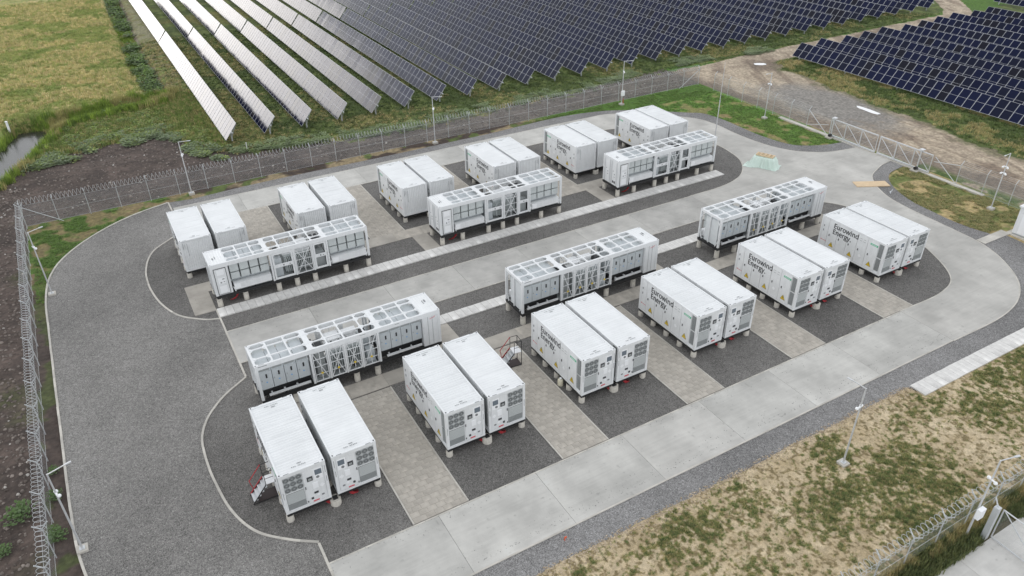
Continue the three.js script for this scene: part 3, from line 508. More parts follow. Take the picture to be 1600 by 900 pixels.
// ------------------------------------------------------------ battery containers
const CL = 6.058, CW = 2.438, CB = 0.62, CT = 3.345;
const font = await new FontLoader().loadAsync('fonts/droid/droid_sans_regular.typeface.json');
function textGeo(str, width, capH) {
  const g = new TextGeometry(str, { font, size: 1, depth: 0.01, curveSegments: 4, bevelEnabled: true, bevelThickness: 0.001, bevelSize: 0.03, bevelSegments: 1 }); g.computeBoundingBox();
  const b = g.boundingBox, e = new TextGeometry('E', { font, size: 1, depth: 0.01 }); e.computeBoundingBox();
  const k = capH / (e.boundingBox.max.y - e.boundingBox.min.y); g.translate(-b.min.x, 0, 0); g.scale(width / (b.max.x - b.min.x), k, 0.4); return g;
}
const word1 = textGeo('Eurowind', 2.33, 0.40), word2 = textGeo('Energy.', 1.76, 0.40);
function corrugated(length, width, pitch, amp, seams, vertical) { // trapezoid ribs running across
  const pts = [], n = Math.round(length / pitch), p = length / n;
  for (let i = 0; i < n; i++) { const s = i * p; for (const [a, h] of [[0, 0], [0.18, 0], [0.32, 1], [0.68, 1], [0.82, 0]]) pts.push([s + a * p, h * amp]); }
  pts.push([length, 0]);
  if (seams) for (const q of pts) for (const s of seams) if (Math.abs(q[0] - s) < 0.055) q[1] = -amp * 1.1;
  const pos = [], idx = [];
  pts.forEach(([s, h]) => { pos.push(-width / 2, h, s - length / 2, width / 2, h, s - length / 2); });
  for (let i = 0; i < pts.length - 1; i++) { const a = i * 2; idx.push(a, a + 2, a + 1, a + 1, a + 2, a + 3); }
  const g = new THREE.BufferGeometry(); g.setAttribute('position', new THREE.Float32BufferAttribute(pos, 3)); g.setIndex(idx);
  const f = g.toNonIndexed(); f.computeVertexNormals(); return f;
}
const roofPlain = metricUV(plain(corrugated(CL - 0.3, CW - 0.16, 0.196, 0.009, [1.12, 2.10, 3.08, 4.06]).translate(0, CT - 0.035, 0)));
const roofSeams = metricUV(plain(corrugated(CL - 0.3, CW - 0.16, 0.196, 0.020, [0.9, 1.9, 2.9, 3.9, 4.9]).translate(0, CT - 0.045, 0)));
const endSheet = metricUV(plain(corrugated(CW - 0.3, CT - CB - 0.3, 0.168, 0.024).rotateZ(Math.PI / 2).rotateY(Math.PI / 2).translate(0, (CT + CB) / 2, -CL / 2 + 0.045)));
const fanDark = std({ color: col(0.10, 0.105, 0.11), roughness: 0.6 });
const fanGeo = (() => {
  const a = merge([new THREE.CylinderGeometry(0.152, 0.152, 0.02, 20).rotateX(Math.PI / 2)]);
  const ring = [new THREE.TorusGeometry(0.150, 0.014, 5, 20), new THREE.TorusGeometry(0.098, 0.007, 4, 18), new THREE.TorusGeometry(0.055, 0.007, 4, 14), new THREE.CylinderGeometry(0.034, 0.034, 0.05, 10).rotateX(Math.PI / 2)];
  for (let i = 0; i < 4; i++) ring.push(new THREE.BoxGeometry(0.29, 0.010, 0.012).rotateZ(i * Math.PI / 4));
  const b = merge(ring).translate(0, 0, 0.018); return mergeGeometries([a, b], true);
})();
const triShape = (s) => { const t = new THREE.Shape(); t.moveTo(-s / 2, 0); t.lineTo(s / 2, 0); t.lineTo(0, s * 0.9); t.closePath(); return t; };
const triGeo = new THREE.ExtrudeGeometry(triShape(0.44), { depth: 0.01, bevelEnabled: false });
const triMark = merge([bx(-0.018, 0.018, 0.13, 0.27, 0.010, 0.014), bx(-0.018, 0.018, 0.07, 0.105, 0.010, 0.014), bar([-0.2, 0.012, 0.011], [0.2, 0.012, 0.011], 0.02, 0.006), bar([-0.205, 0.01, 0.011], [-0.005, 0.385, 0.011], 0.02, 0.006), bar([0.205, 0.01, 0.011], [0.005, 0.385, 0.011], 0.02, 0.006)]);
const louvers = (x0, x1, y0, y1, n, t = 0.6) => { const l = []; for (let i = 0; i < n; i++) { const y = y0 + (y1 - y0) * (i + 0.5) / n, h = (y1 - y0) / n * t; l.push(bx(x0, x1, y - h / 2, y + h / 2, 0, 0.018)); } return l; };
function batteryContainer(mirror) { // origin on the ground under its middle; the fan end faces +z; the lettering is on the outer side
  const t = thing('battery_container', '', 'container'); const s = mirror ? -1 : 1, X = CW / 2, Z = CL / 2;
  mesh('base_frame', [bx(-X + 0.03, X - 0.03, 0.475, CB - 0.002, -Z + 0.03, -Z + 0.17), bx(-X + 0.03, X - 0.03, 0.475, CB - 0.002, Z - 0.17, Z - 0.01), bx(-X + 0.02, -X + 0.16, 0.475, CB - 0.004, -Z + 0.17, Z - 0.17), bx(X - 0.16, X - 0.02, 0.475, CB - 0.004, -Z + 0.17, Z - 0.17)], black, t);
  mesh('body', [bx(-X + 0.06, X - 0.06, CB, CT - 0.07, -Z + 0.08, Z - 0.05)], white, t);
  const roof = mesh('roof', roofPlain, roofMat, t);
  for (const a of [-1, 1]) mesh('roof_rail', [bx(a < 0 ? -X : X - 0.09, a < 0 ? -X + 0.09 : X, CT - 0.11, CT, -Z + 0.17, Z - 0.17)], white, t);
  for (const a of [-1, 1]) { mesh('end_rail', [bx(-X + 0.17, X - 0.17, CT - 0.10, CT - 0.002, a < 0 ? -Z : Z - 0.15, a < 0 ? -Z + 0.15 : Z)], white, t); mesh('sill', [bx(a < 0 ? -X : X - 0.08, a < 0 ? -X + 0.08 : X, CB, CB + 0.12, -Z + 0.17, Z - 0.17)], white, t); }
  mesh('end_sill', [bx(-X + 0.17, X - 0.17, CB, CB + 0.14, -Z, -Z + 0.08)], white, t);
  for (const a of [-1, 1]) for (const b of [-1, 1]) {
    const p = mesh('corner_post', [bx(a < 0 ? -X : X - 0.168, a < 0 ? -X + 0.168 : X, CB, CT + 0.004, b < 0 ? -Z : Z - 0.168, b < 0 ? -Z + 0.168 : Z)], white, t);
    mesh('casting_hole', [bx(a * (X - 0.09) - 0.035, a * (X - 0.09) + 0.035, CT + 0.003, CT + 0.008, b * (Z - 0.09) - 0.05, b * (Z - 0.09) + 0.05)], darkGrey, p);
  }
  // rear corrugated end
  const end = mesh('end_wall', endSheet, white, t);
  { const l = []; [[0, 2.62, 3.06], [0.13, 2.72, 3.02], [0.30, 1.95, 3.04]].forEach(([dx, y0, y1]) => { for (let y = y0; y < y1; y += 0.085) l.push(bx(s * (-0.98 + dx) - 0.012, s * (-0.98 + dx) + 0.012, y, y + 0.05, -Z - 0.003, -Z + 0.02)); }); mesh('stencil', l, midGrey, end); }
  // roof stencils
  for (const b of [-1, 1]) { const l = []; for (let k = 0; k < 9; k++) if (k !== 3) l.push(bx(-0.42 + k * 0.085, -0.42 + k * 0.085 + 0.045, CT + 0.004, CT + 0.006, b * (Z - 0.36) - 0.03, b * (Z - 0.36) + 0.03)); l.push(bx(-0.1, 0.12, CT + 0.004, CT + 0.006, b * (Z - 0.52) - 0.025, b * (Z - 0.52) + 0.025)); for (const a of [-1, 1]) l.push(bx(a * (X - 0.42) - 0.14, a * (X - 0.42) + 0.14, CT - 0.001, CT + 0.003, b * (Z - 0.03) - 0.02, b * (Z - 0.03) + 0.02)); mesh('roof_marking', l, midGrey, t); }
  // long sides: six doors and a vent, lettering on the outer side
  const zs = [[0.18, 0.72], [0.75, 1.66], [1.69, 2.60], [2.63, 3.51], [3.54, 4.42], [4.45, 5.39]];
  for (const side of [-1, 1]) {
    const xo = side * (X - 0.058), xi = side * (X - 0.012), lo = Math.min(xo, xi), hi = Math.max(xo, xi), f = side * (X - 0.010);
    zs.forEach(([a, b], i) => {
      const d = mesh('door', [bx(lo, hi, CB + 0.13, CT - 0.13, a - Z, b - Z)], white, t);
      if (i) mesh('handle', [bx(Math.min(f, f + side * 0.03), Math.max(f, f + side * 0.03), 1.82, 1.98, a + 0.2 - Z - 0.03, a + 0.2 - Z + 0.03)], darkGrey, d);
      else for (const y of [2.05, 2.45]) mesh('handle', [bx(Math.min(f, f + side * 0.025), Math.max(f, f + side * 0.025), y, y + 0.15, 0.3 - Z, 0.36 - Z)], midGrey, d);
    });
    for (const [y0, y1] of [[0.9, 1.92], [2.02, 3.14]]) {
      const v = mesh('vent', [bx(Math.min(xo, xo + side * 0.02), Math.max(xo, xo + side * 0.02), y0, y1, 5.45 - Z, 5.80 - Z)], ventDark, t);
      const l = []; for (let k = 0; k < 12; k++) { const y = y0 + (y1 - y0) * (k + 0.5) / 12; l.push(bx(Math.min(xo + side * 0.02, xi), Math.max(xo + side * 0.02, xi), y - 0.022, y + 0.016, 5.46 - Z, 5.79 - Z)); } mesh('louver', l, ventGrey, v);
    }
    if (side === -s) {
      const put = (name, g, mat, zc, y, lift = 0.002) => { const m = mesh(name, g, mat, t); m.position.set(f + side * lift, y, zc - Z); m.rotation.y = side < 0 ? -Math.PI / 2 : Math.PI / 2; return m; };
      const left = side < 0 ? 1.23 : 3.42;
      put('lettering', word1, ink, left, 2.67); put('lettering', word2, ink, left, 2.16);
      for (const zc of side < 0 ? [1.30, 3.12, 4.94] : [1.5, 3.32, 5.14]) { const w = put('warning_sign', triGeo, yellow, zc, 0.98); mesh('warning_mark', triMark, ink, w); }
      const lg = put('logo_plate', merge([bx(-0.33, 0.33, -0.07, 0.07, 0, 0.008)]), green, 5.02, 2.86); mesh('logo_bar', [0, 1, 2, 3, 4, 5].map((k) => bx(-0.25 + k * 0.085, -0.20 + k * 0.085, -0.03, 0.03, 0.008, 0.012)), paleSign, lg);
      put('maker_mark', merge([bx(-0.26, -0.16, -0.03, 0.05, 0, 0.006), bx(-0.13, 0.26, -0.012, 0.02, 0, 0.006)]), pinkRed, 0.5, 1.26);
      put('notice', merge([0, 1, 2, 3].map((k) => bx(-0.3 + (k % 2) * 0.34, -0.1 + (k % 2) * 0.36, -0.16 + Math.floor(k / 2) * 0.18, -0.13 + Math.floor(k / 2) * 0.18, 0, 0.005))), ventGrey, 4.02, 2.86);
      const dm = put('diamond_sign', merge([new THREE.BoxGeometry(0.22, 0.22, 0.008).rotateZ(Math.PI / 4)]), paleSign, 4.0, 1.45, 0.006);
    }
  }
  // fan end
  const fz = Z - 0.05, P = (x) => s * (x - X);
  const sx = (a, b) => [Math.min(P(a), P(b)), Math.max(P(a), P(b))];
  const pan = (name, a, b, y0, y1, d, mat, par = t) => mesh(name, [bx(...sx(a, b), y0, y1, fz, fz + d)], mat, par);
  pan('top_panel', 0.17, 2.27, 3.12, CT - 0.1, 0.04, white); pan('bottom_panel', 0.17, 2.27, CB, 0.76, 0.045, white);
  const fp = pan('fan_panel', 0.18, 1.14, 2.02, 3.11, 0.02, std({ color: col(0.50, 0.52, 0.52), roughness: 0.5 }));
  for (let r = 0; r < 3; r++) for (let c = 0; c < 3; c++) { const m = mesh('fan', fanGeo, [fanDark, ventGrey], fp); m.position.set(P(0.33 + c * 0.33), 2.93 - r * 0.355, fz + 0.026); }
  const gr = pan('vent_grille', 0.19, 1.13, 0.80, 1.94, 0.012, ventDark);
  for (const l of [louvers(...sx(0.2, 1.12), 1.22, 1.93, 11, 0.72)]) mesh('louver', l.map((g) => g.translate(0, 0, fz + 0.010)), std({ color: col(0.52, 0.545, 0.54), roughness: 0.5 }), gr);
  mesh('louver', louvers(...sx(0.2, 1.12), 0.81, 1.20, 8, 0.6).map((g) => g.translate(0, 0, fz + 0.010)), ventGrey, gr);
  const dr = pan('access_door', 1.19, 2.25, 0.78, 3.11, 0.04, white), D = (n, a, b, y0, y1, mat, dz = 0.012) => mesh(n, [bx(...sx(a, b), y0, y1, fz + 0.04, fz + 0.04 + dz)], mat, dr);
  const di = D('display_frame', 1.74, 2.20, 2.28, 3.02, paleSign); D('display', 1.81, 2.17, 2.60, 2.95, screenMat, 0.018);
  mesh('button', [new THREE.CylinderGeometry(0.085, 0.085, 0.03, 16).rotateX(Math.PI / 2).translate(P(1.93), 2.44, fz + 0.055)], midGrey, dr);
  D('latch_box', 1.36, 1.66, 2.32, 2.62, darkGrey, 0.02); D('latch_plate', 1.42, 1.60, 2.38, 2.52, ventGrey, 0.03);
  D('document_pocket', 1.60, 1.88, 1.72, 2.10, paleSign, 0.03); D('socket', 1.60, 1.82, 1.35, 1.47, darkGrey, 0.03); D('socket', 1.40, 1.52, 1.02, 1.15, darkGrey, 0.03); D('socket', 1.97, 2.10, 1.07, 1.15, midGrey, 0.03);
  for (const [q, x, y] of [[0.2, 2.08, 1.78], [0.14, 1.80, 1.2]]) mesh('diamond_sign', [new THREE.BoxGeometry(q, q, 0.008).rotateZ(Math.PI / 4).translate(P(x), y, fz + 0.046)], paleSign, dr);
  D('red_notice', 1.48, 1.80, 0.80, 0.89, pinkRed, 0.01); D('hinge', 1.2, 1.24, 1.85, 2.02, darkGrey, 0.03); D('hinge', 1.2, 1.24, 0.9, 1.0, darkGrey, 0.03);
  mesh('frame_marking', [bx(P(2.36) - 0.012, P(2.36) + 0.012, 2.55, 3.05, Z, Z + 0.003), bx(P(2.36) - 0.012, P(2.36) + 0.012, 1.9, 2.3, Z, Z + 0.003), bx(P(0.07) - 0.012, P(0.07) + 0.012, 1.7, 2.2, Z, Z + 0.003)], midGrey, t);
  return t;
}
const protoA = batteryContainer(false), protoB = batteryContainer(true);
const rowWord = { F: 'by the front road', C: 'by the rear fence road' };
let usedA = false, usedB = false;
const FX = [0, 9.3, 18.53, 27.70, 37.05, 46.40], FBX = [2.78, 12.02, 21.22, 30.43, 39.80, 49.08], CXa = [-0.05, 9.31, 18.72, 28.0, 37.3, 46.6], CXb = [2.70, 12.09, 21.44, 30.72, 39.98, 49.27], ZC = -28.6;
const place = (proto, used, pos, turn, label, group) => { if (!used) { proto.position.set(...pos); proto.rotation.y = turn; proto.userData.label = label; proto.userData.group = group; return proto; } return dup(proto, pos, turn, label, group); };
for (let i = 0; i < 6; i++) {
  const g = 'paired white battery containers', where = `${ORD[i]} pair from the gravel yard`;
  const a = place(protoA, usedA, [FX[i] + CW / 2, 0, CL / 2], 0, `lettered battery container, ${where}, ${rowWord.F}`, g); usedA = true;
  const b = place(protoB, usedB, [FBX[i] + CW / 2, 0, CL / 2], 0, `plain twin battery container, ${where}, ${rowWord.F}`, g); usedB = true;
  const c = dup(protoB, [CXa[i] + CW / 2, 0, ZC + CL / 2], Math.PI, `lettered battery container, ${where}, ${rowWord.C}`, g);
  const d = dup(protoA, [CXb[i] + CW / 2, 0, ZC + CL / 2], Math.PI, `plain twin battery container, ${where}, ${rowWord.C}`, g);
  [a, b, c, d].forEach((o, k) => { o.children.find((m) => m.name === 'roof').material = roofMats[(i * 5 + k * 2 + (k > 1 ? 1 : 0)) % 6]; });
  if (i === 5) b.children.find((m) => m.name === 'roof').geometry = roofSeams;
  if (i === 0) a.children.find((m) => m.name === 'roof').geometry = roofSeams;
}
// piers under the containers
const pierGeo = (r, h) => metricUV(plain(new THREE.CylinderGeometry(r * 0.97, r, h, 20).translate(0, h / 2, 0)));
const PG = { short: pierGeo(0.2, 0.42), wide: pierGeo(0.3, 0.40), tall: pierGeo(0.2, 0.70) }, padGeo = merge([bx(-0.13, 0.13, 0, 0.06, -0.13, 0.13)]);
function pier(kind, x, z, h, label, group) {
  const o = thing('concrete_pier', label, 'pier', [x, 0, z], rnd() * 6, group);
  mesh('shaft', PG[kind], pierMat, o); const p = mesh('steel_pad', padGeo, black, o); p.position.y = h; p.rotation.y = -o.rotation.y;
}
for (let i = 0; i < 6; i++) for (const [xs, z0, row] of [[[FX[i], FBX[i]], 0, 'F'], [[CXa[i], CXb[i]], ZC, 'C']]) {
  const grp = `piers under the ${row === 'F' ? 'front' : 'rear'} row batteries`, rw = row === 'F' ? 'front row' : 'rear row';
  [0.17, 1.6, 3.03, 4.46, 5.89].forEach((z, k) => {
    const lab = (w) => `${ORD[row === 'F' ? 4 - k : k]} pier from the fan end, ${w}, ${ORD[i]} pair from the yard, ${rw}`;
    pier('short', xs[0] + 0.16, z0 + z, 0.415, lab('lettered container'), grp); pier('wide', (xs[0] + CW + xs[1]) / 2, z0 + z + (z > 5 ? 0.1 : 0), 0.40, lab('between containers'), grp); pier('short', xs[1] + CW - 0.16, z0 + z, 0.415, lab('plain twin'), grp);
  });
  // red cables hanging out of the fan end
  const o = thing('cable_bundle', `red cables under ${ORD[i]} battery pair from the gravel yard, ${rowWord[row]}`, 'cables', [0, 0, 0], 0, 'red cables below the battery containers');
  for (const [k, dx] of [[0, 2.05], [1, 3.35]]) for (let c = 0; c < 3; c++) {
    const z = row === 'F' ? 5.7 : z0 + 0.4, x = xs[0] + dx + c * 0.07, sg = row === 'F' ? 1 : -1;
    const cur = new THREE.CatmullRomCurve3([[x, 0.56, z - sg * 0.35], [x + 0.03, 0.40, z], [x + 0.12, 0.2, z + sg * 0.16], [x + 0.3 + c * 0.05, 0.07, z + sg * 0.2], [x + 0.42, 0.03, z - sg * 0.1]].map((q) => new THREE.Vector3(...q)));
    mesh('cable', new THREE.TubeGeometry(cur, 14, 0.028, 6), red, o);
  }
}

// ------------------------------------------------------------ transformer skids
function skid() { // origin on the ground under its middle; cabinets towards +z, solid room towards +x
  const t = thing('transformer_skid', '', 'skid'), L = 12.192, hx = L / 2, hz = 1.219, T = 3.62, B = 0.98;
  const b = (x0, x1, y0, y1, z0, z1) => bx(x0 - hx, x1 - hx, y0, y1, z0, z1);
  mesh('base_frame', [b(0, L, 0.76, B, hz - 0.13, hz), b(0, L, 0.76, B, -hz, -hz + 0.13), b(0, 0.14, 0.76, B - 0.003, -hz + 0.13, hz - 0.13), b(L - 0.14, L, 0.76, B - 0.003, -hz + 0.13, hz - 0.13), ...[1.5, 3.2, 4.6, 6.1, 7.6, 9.2, 10.8].map((x) => b(x, x + 0.12, 0.78, B - 0.004, -hz + 0.13, hz - 0.13))], black, t);
  mesh('floor_plate', [b(3.3, 7.9, B - 0.03, B - 0.006, -hz + 0.13, hz - 0.13), b(0.2, 3.2, B - 0.05, B - 0.02, -1.0, 0.75), b(8, 10.9, B - 0.05, B - 0.02, -1.0, 0.75)], ventGrey, t);
  for (const [x, w] of [[0, 0.17], [3.30, 0.13], [7.74, 0.13], [L - 0.17, 0.17]]) for (const z of [-1, 1]) mesh('post', [b(x, x + w, B, T - 0.32, z < 0 ? -hz : hz - 0.14, z < 0 ? -hz + 0.14 : hz)], white, t);
  // roof frame
  for (const z of [-1, 1]) mesh('roof_rail', [b(0, L, T - 0.32, T, z < 0 ? -hz : hz - 0.13, z < 0 ? -hz + 0.13 : hz)], white, t);
  for (const x of [0, L - 0.14]) mesh('roof_rail', [b(x, x + 0.14, T - 0.20, T - 0.002, -hz + 0.13, hz - 0.13)], white, t);
  const zl = [-0.62, 0.42], xc = [1.15, 2.28, 3.36, 3.62, 4.55, 5.65, 6.95, 7.80, 8.05, 8.95, 9.95, 10.95];
  for (const z of zl) mesh('roof_beam', [b(0.14, 10.95, T - 0.075, T - 0.004, z - 0.04, z + 0.04)], white, t);
  for (const x of xc) mesh('roof_beam', [b(x - 0.045, x + 0.045, T - 0.085, T - 0.007, -hz + 0.13, hz - 0.13)], white, t);
  mesh('roof_plate', [b(3.36, 3.62, T - 0.03, T - 0.012, -hz + 0.13, hz - 0.13), b(7.80, 8.05, T - 0.03, T - 0.012, -hz + 0.13, hz - 0.13)], white, t);
  const cells = [[0.14, 1.105], [1.195, 2.235], [2.325, 3.315], [3.665, 4.505], [4.595, 5.605], [5.695, 6.905], [6.995, 7.755], [8.095, 8.905], [8.995, 9.905], [9.995, 10.905]], rows = [[-hz + 0.13, -0.66], [-0.58, 0.38], [0.46, hz - 0.13]], gus = [];
  cells.forEach(([x0, x1], i) => rows.forEach(([z0, z1], j) => {
    const k = [0.24, 0.0, 0.20, 0.2, 0.12, 0.14, 0.22, 0.22, 0.0, 0.22][i] * (j === 1 ? 1 : 0.85); if (!k) return;
    for (const [x, z, a, c] of [[x0, z0, 1, 1], [x1, z0, -1, 1], [x0, z1, 1, -1], [x1, z1, -1, -1]]) { const s = new THREE.Shape(); s.moveTo(0, 0); s.lineTo(a * k, 0); s.lineTo(0, -c * k); s.closePath(); gus.push(new THREE.ExtrudeGeometry(s, { depth: 0.02, bevelEnabled: false }).rotateX(-Math.PI / 2).translate(x - hx, T - 0.05, z)); }
  }));
  mesh('roof_gusset', gus, white, t);
  mesh('rail_marking', [b(0.25, 0.6, T, T + 0.003, hz - 0.09, hz - 0.05), b(0.2, 0.75, T - 0.12, T - 0.08, hz, hz + 0.003), b(6.6, 7.0, T - 0.12, T - 0.09, hz, hz + 0.003), b(9, 9.3, T - 0.12, T - 0.09, hz, hz + 0.003)], midGrey, t);
  for (const x of [0.09, L - 0.09]) for (const z of [-1, 1]) mesh('casting_hole', [b(x - 0.04, x + 0.04, T, T + 0.004, z * (hz - 0.08) - 0.03, z * (hz - 0.08) + 0.03)], darkGrey, t);
  // cabinets on the +z side
  for (const [x0, n, w] of [[0.18, 4, 0.765], [7.95, 4, 0.74]]) {
    for (let i = 0; i < n; i++) {
      const a = x0 + i * w, c = mesh('cabinet', [b(a + 0.012, a + w - 0.012, 1.60, 3.33, -0.60, 0.98)], cabinetMat, t);
      const d = mesh('cabinet_door', [b(a + 0.02, a + w - 0.02, 1.62, 2.92, 0.98, 1.02)], cabinetMat, c);
      mesh('cabinet_vent', [b(a + 0.06, a + w - 0.1, 3.0, 3.2, 0.98, 1.0)], ventGrey, c);
      mesh('door_handle', [b(a + w * 0.48, a + w * 0.48 + 0.09, 2.46, 2.74, 1.02, 1.05)], black, d); mesh('door_mark', [new THREE.CylinderGeometry(0.055, 0.055, 0.008, 12).rotateX(Math.PI / 2).translate(a + w * 0.5 - hx, 2.12, 1.024)], blueDot, d);
      mesh('door_lock', [b(a + 0.09, a + 0.12, 2.25, 2.36, 1.02, 1.03)], midGrey, d);
    }
    const xe = x0 + n * w; mesh('plinth', [b(x0, xe, B, 1.60, -0.55, 0.80)], black, t);
    mesh('pipe', [b(x0 + 0.35, xe - 0.1, 1.10, 1.22, 1.0, 1.12), ...[0.5, 1.3, 2.1].map((q) => b(x0 + q, x0 + q + 0.1, 1.12, 1.21, 0.8, 1.0))], white, t);
  }
  // heat-exchanger boxes on the -z side
  for (const [x0, w] of [[0.22, 0.755], [7.92, 0.735]]) {
    mesh('box_backing', [b(x0 - 0.05, x0 + 4 * w + 0.03, 1.8, 3.22, -0.64, -0.605)], midGrey, t);
    for (let i = 0; i < 4; i++) for (const [y0, y1] of [[1.96, 2.48], [2.58, 3.26]]) mesh('exchanger_box', [b(x0 + i * w + 0.055, x0 + (i + 1) * w - 0.055, y0, y1, -0.98, -0.645)], boxMat, t);
    const d = mesh('duct', [b(x0 + 0.06, x0 + 4 * w - 0.08, 1.12, 1.66, -1.19, -0.7)], white, t); mesh('duct_cover', [b(x0 + 2.4, x0 + 2.85, 1.2, 1.58, -1.205, -1.19)], paleSign, d);
    for (const q of [x0 - 0.02, x0 + 4 * w]) mesh('knee_brace', [bar([q - hx - 0.02, 1.42, -1.17], [q - hx + 0.12 * (q > 6 ? -1 : 1), 1.02, -1.19], 0.06)], white, t);
  }
  // transformer and gear in the middle bay
  const tr = mesh('transformer_tank', [b(4.7, 6.7, 1.12, 2.62, -0.5, 0.5)], boxMat, t);
  const fin = []; for (let i = 0; i < 14; i++) { fin.push(b(4.75 + i * 0.14, 4.79 + i * 0.14, 1.25, 2.45, 0.5, 0.88), b(4.75 + i * 0.14, 4.79 + i * 0.14, 1.25, 2.45, -0.88, -0.5)); } mesh('cooling_fins', fin, boxMat, tr);
  mesh('tank_lid', [b(4.62, 6.78, 2.62, 2.68, -0.56, 0.56)], white, tr); for (const x of [5.0, 5.5, 6.0]) mesh('bushing', [rod([x - hx, 2.68, 0.2], [x - hx, 3.05, 0.2], 0.07, 0.05, 10)], midGrey, tr);
  mesh('conservator', [new THREE.CylinderGeometry(0.24, 0.24, 1.1, 18).rotateZ(Math.PI / 2).translate(6.2 - hx, 3.1, -0.25)], white, tr);
  mesh('control_box', [b(3.6, 4.4, 1.0, 2.3, -0.9, -0.2), b(3.75, 4.3, 1.0, 2.9, 0.15, 0.8)], ventGrey, t); mesh('switch_box', [b(6.95, 7.6, 1.0, 2.55, -0.8, 0.1), b(7.05, 7.55, 1.0, 1.9, 0.3, 0.85)], cabinetMat, t); mesh('cover_plate', [b(4.72, 5.62, 3.2, 3.25, -0.55, 0.35)], white, t);
  mesh('cable_run', [b(6.98, 7.3, 2.7, 3.1, -0.4, 0.2), b(3.7, 3.9, 2.9, 3.2, -0.5, 0.6), b(4.0, 4.4, 2.95, 3.05, -0.5, 0.9)], darkGrey, t);
  // lattice gates on the +z side
  for (const x of [4.45, 5.54, 6.63]) mesh('gate_post', [b(x - 0.055, x + 0.055, B, T - 0.32, hz - 0.1, hz)], white, t);
  for (const [x0, x1, k] of [[3.46, 4.37, 1], [4.53, 5.46, 2], [5.62, 6.55, 2], [6.71, 7.71, 0]]) {
    const z = hz - 0.04, g = mesh('gate', [b(x0, x0 + 0.05, B + 0.03, T - 0.34, z - 0.03, z + 0.02), b(x1 - 0.05, x1, B + 0.03, T - 0.34, z - 0.03, z + 0.02), b(x0 + 0.05, x1 - 0.05, B + 0.03, B + 0.09, z - 0.03, z + 0.02), b(x0 + 0.05, x1 - 0.05, T - 0.4, T - 0.34, z - 0.03, z + 0.02)], white, t);
    const m = (x0 + x1) / 2 - hx; mesh('gate_bar', [bx(m - 0.02, m + 0.02, B + 0.09, T - 0.4, z - 0.02, z + 0.012), ...[1.55, 2.15, 2.7].map((y) => b(x0 + 0.05, x1 - 0.05, y, y + 0.03, z - 0.024, z + 0.008))], white, g);
    const br = []; if (k !== 0) br.push(bar([x0 + 0.05 - hx, T - 0.42, z - 0.035], [x1 - 0.05 - hx, B + 0.1, z - 0.035], 0.045, 0.03)); if (k !== 1) br.push(bar([x0 + 0.05 - hx, B + 0.1, z - 0.06], [x1 - 0.05 - hx, T - 0.42, z - 0.06], 0.045, 0.03)); mesh('gate_brace', br, white, g);
    mesh('gate_sign', [new THREE.BoxGeometry(0.14, 0.14, 0.008).translate(m, 1.62, z + 0.022)], yellow, g);
  }
  // doors on the -z side
  for (const x of [4.58, 6.02]) mesh('gate_post', [b(x - 0.06, x + 0.06, B, T - 0.32, -hz, -hz + 0.1)], white, t);
  for (const [x0, x1] of [[3.46, 4.5], [6.1, 7.7]]) {
    const z0 = -hz + 0.02, z1 = -hz + 0.06, d = mesh('service_door', [b(x0, x0 + 0.14, B + 0.04, T - 0.34, z0, z1), b(x1 - 0.14, x1, B + 0.04, T - 0.34, z0, z1), b(x0 + 0.14, x1 - 0.14, B + 0.04, B + 0.2, z0, z1), b(x0 + 0.14, x1 - 0.14, T - 0.48, T - 0.34, z0, z1), b(x0 + 0.14, x1 - 0.14, 2.02, 2.3, z0, z1)], white, t);
    mesh('door_sign', [b((x0 + x1) / 2 - 0.05, (x0 + x1) / 2 + 0.05, 2.1, 2.22, z0 - 0.006, z0), b(x0 + 0.24, x0 + 0.36, 2.1, 2.16, z0 - 0.006, z0)], midGrey, d);
  }
  { const x0 = 4.66, x1 = 5.94, z = -hz + 0.04, m = (x0 + x1) / 2 - hx, g = mesh('gate', [b(x0, x0 + 0.05, B + 0.03, T - 0.34, z - 0.02, z + 0.03), b(x1 - 0.05, x1, B + 0.03, T - 0.34, z - 0.02, z + 0.03), b(x0 + 0.05, x1 - 0.05, B + 0.03, B + 0.09, z - 0.02, z + 0.03), b(x0 + 0.05, x1 - 0.05, T - 0.4, T - 0.34, z - 0.02, z + 0.03)], white, t);
    mesh('gate_bar', [bx(m - 0.02, m + 0.02, B + 0.09, T - 0.4, z - 0.012, z + 0.02), ...[1.6, 2.2, 2.8].map((y) => b(x0 + 0.05, x1 - 0.05, y, y + 0.03, z - 0.008, z + 0.024))], white, g);
    mesh('gate_brace', [bar([x0 + 0.05 - hx, T - 0.42, z + 0.035], [x1 - 0.05 - hx, B + 0.1, z + 0.035], 0.045, 0.03), bar([x0 + 0.05 - hx, B + 0.1, z + 0.06], [x1 - 0.05 - hx, T - 0.42, z + 0.06], 0.045, 0.03)], white, g); }
  // the solid room at +x
  mesh('room_wall', [b(10.97, L - 0.17, B, T - 0.32, hz - 0.1, hz - 0.03), b(10.97, L - 0.17, B, T - 0.32, -hz + 0.03, -hz + 0.1), b(10.93, 10.97, B, T - 0.1, -hz + 0.05, hz - 0.05), b(L - 0.1, L - 0.04, B, T - 0.2, -hz + 0.14, hz - 0.14)], white, t);
  mesh('wall_rib', [11.3, 11.62].map((x) => b(x, x + 0.02, B + 0.05, T - 0.34, hz - 0.03, hz - 0.02)), ventGrey, t);
  const rr2 = corrugated(1.2, 2 * hz - 0.26, 0.2, 0.018).rotateY(Math.PI / 2).translate(11.5 - hx, T - 0.03, 0); mesh('room_roof', [rr2], roofMat, t);
  mesh('roof_label', [b(11.7, 11.8, T - 0.01, T - 0.004, -0.4, -0.1), b(11.55, 11.6, T - 0.01, T - 0.004, -0.35, 0.1)], midGrey, t);
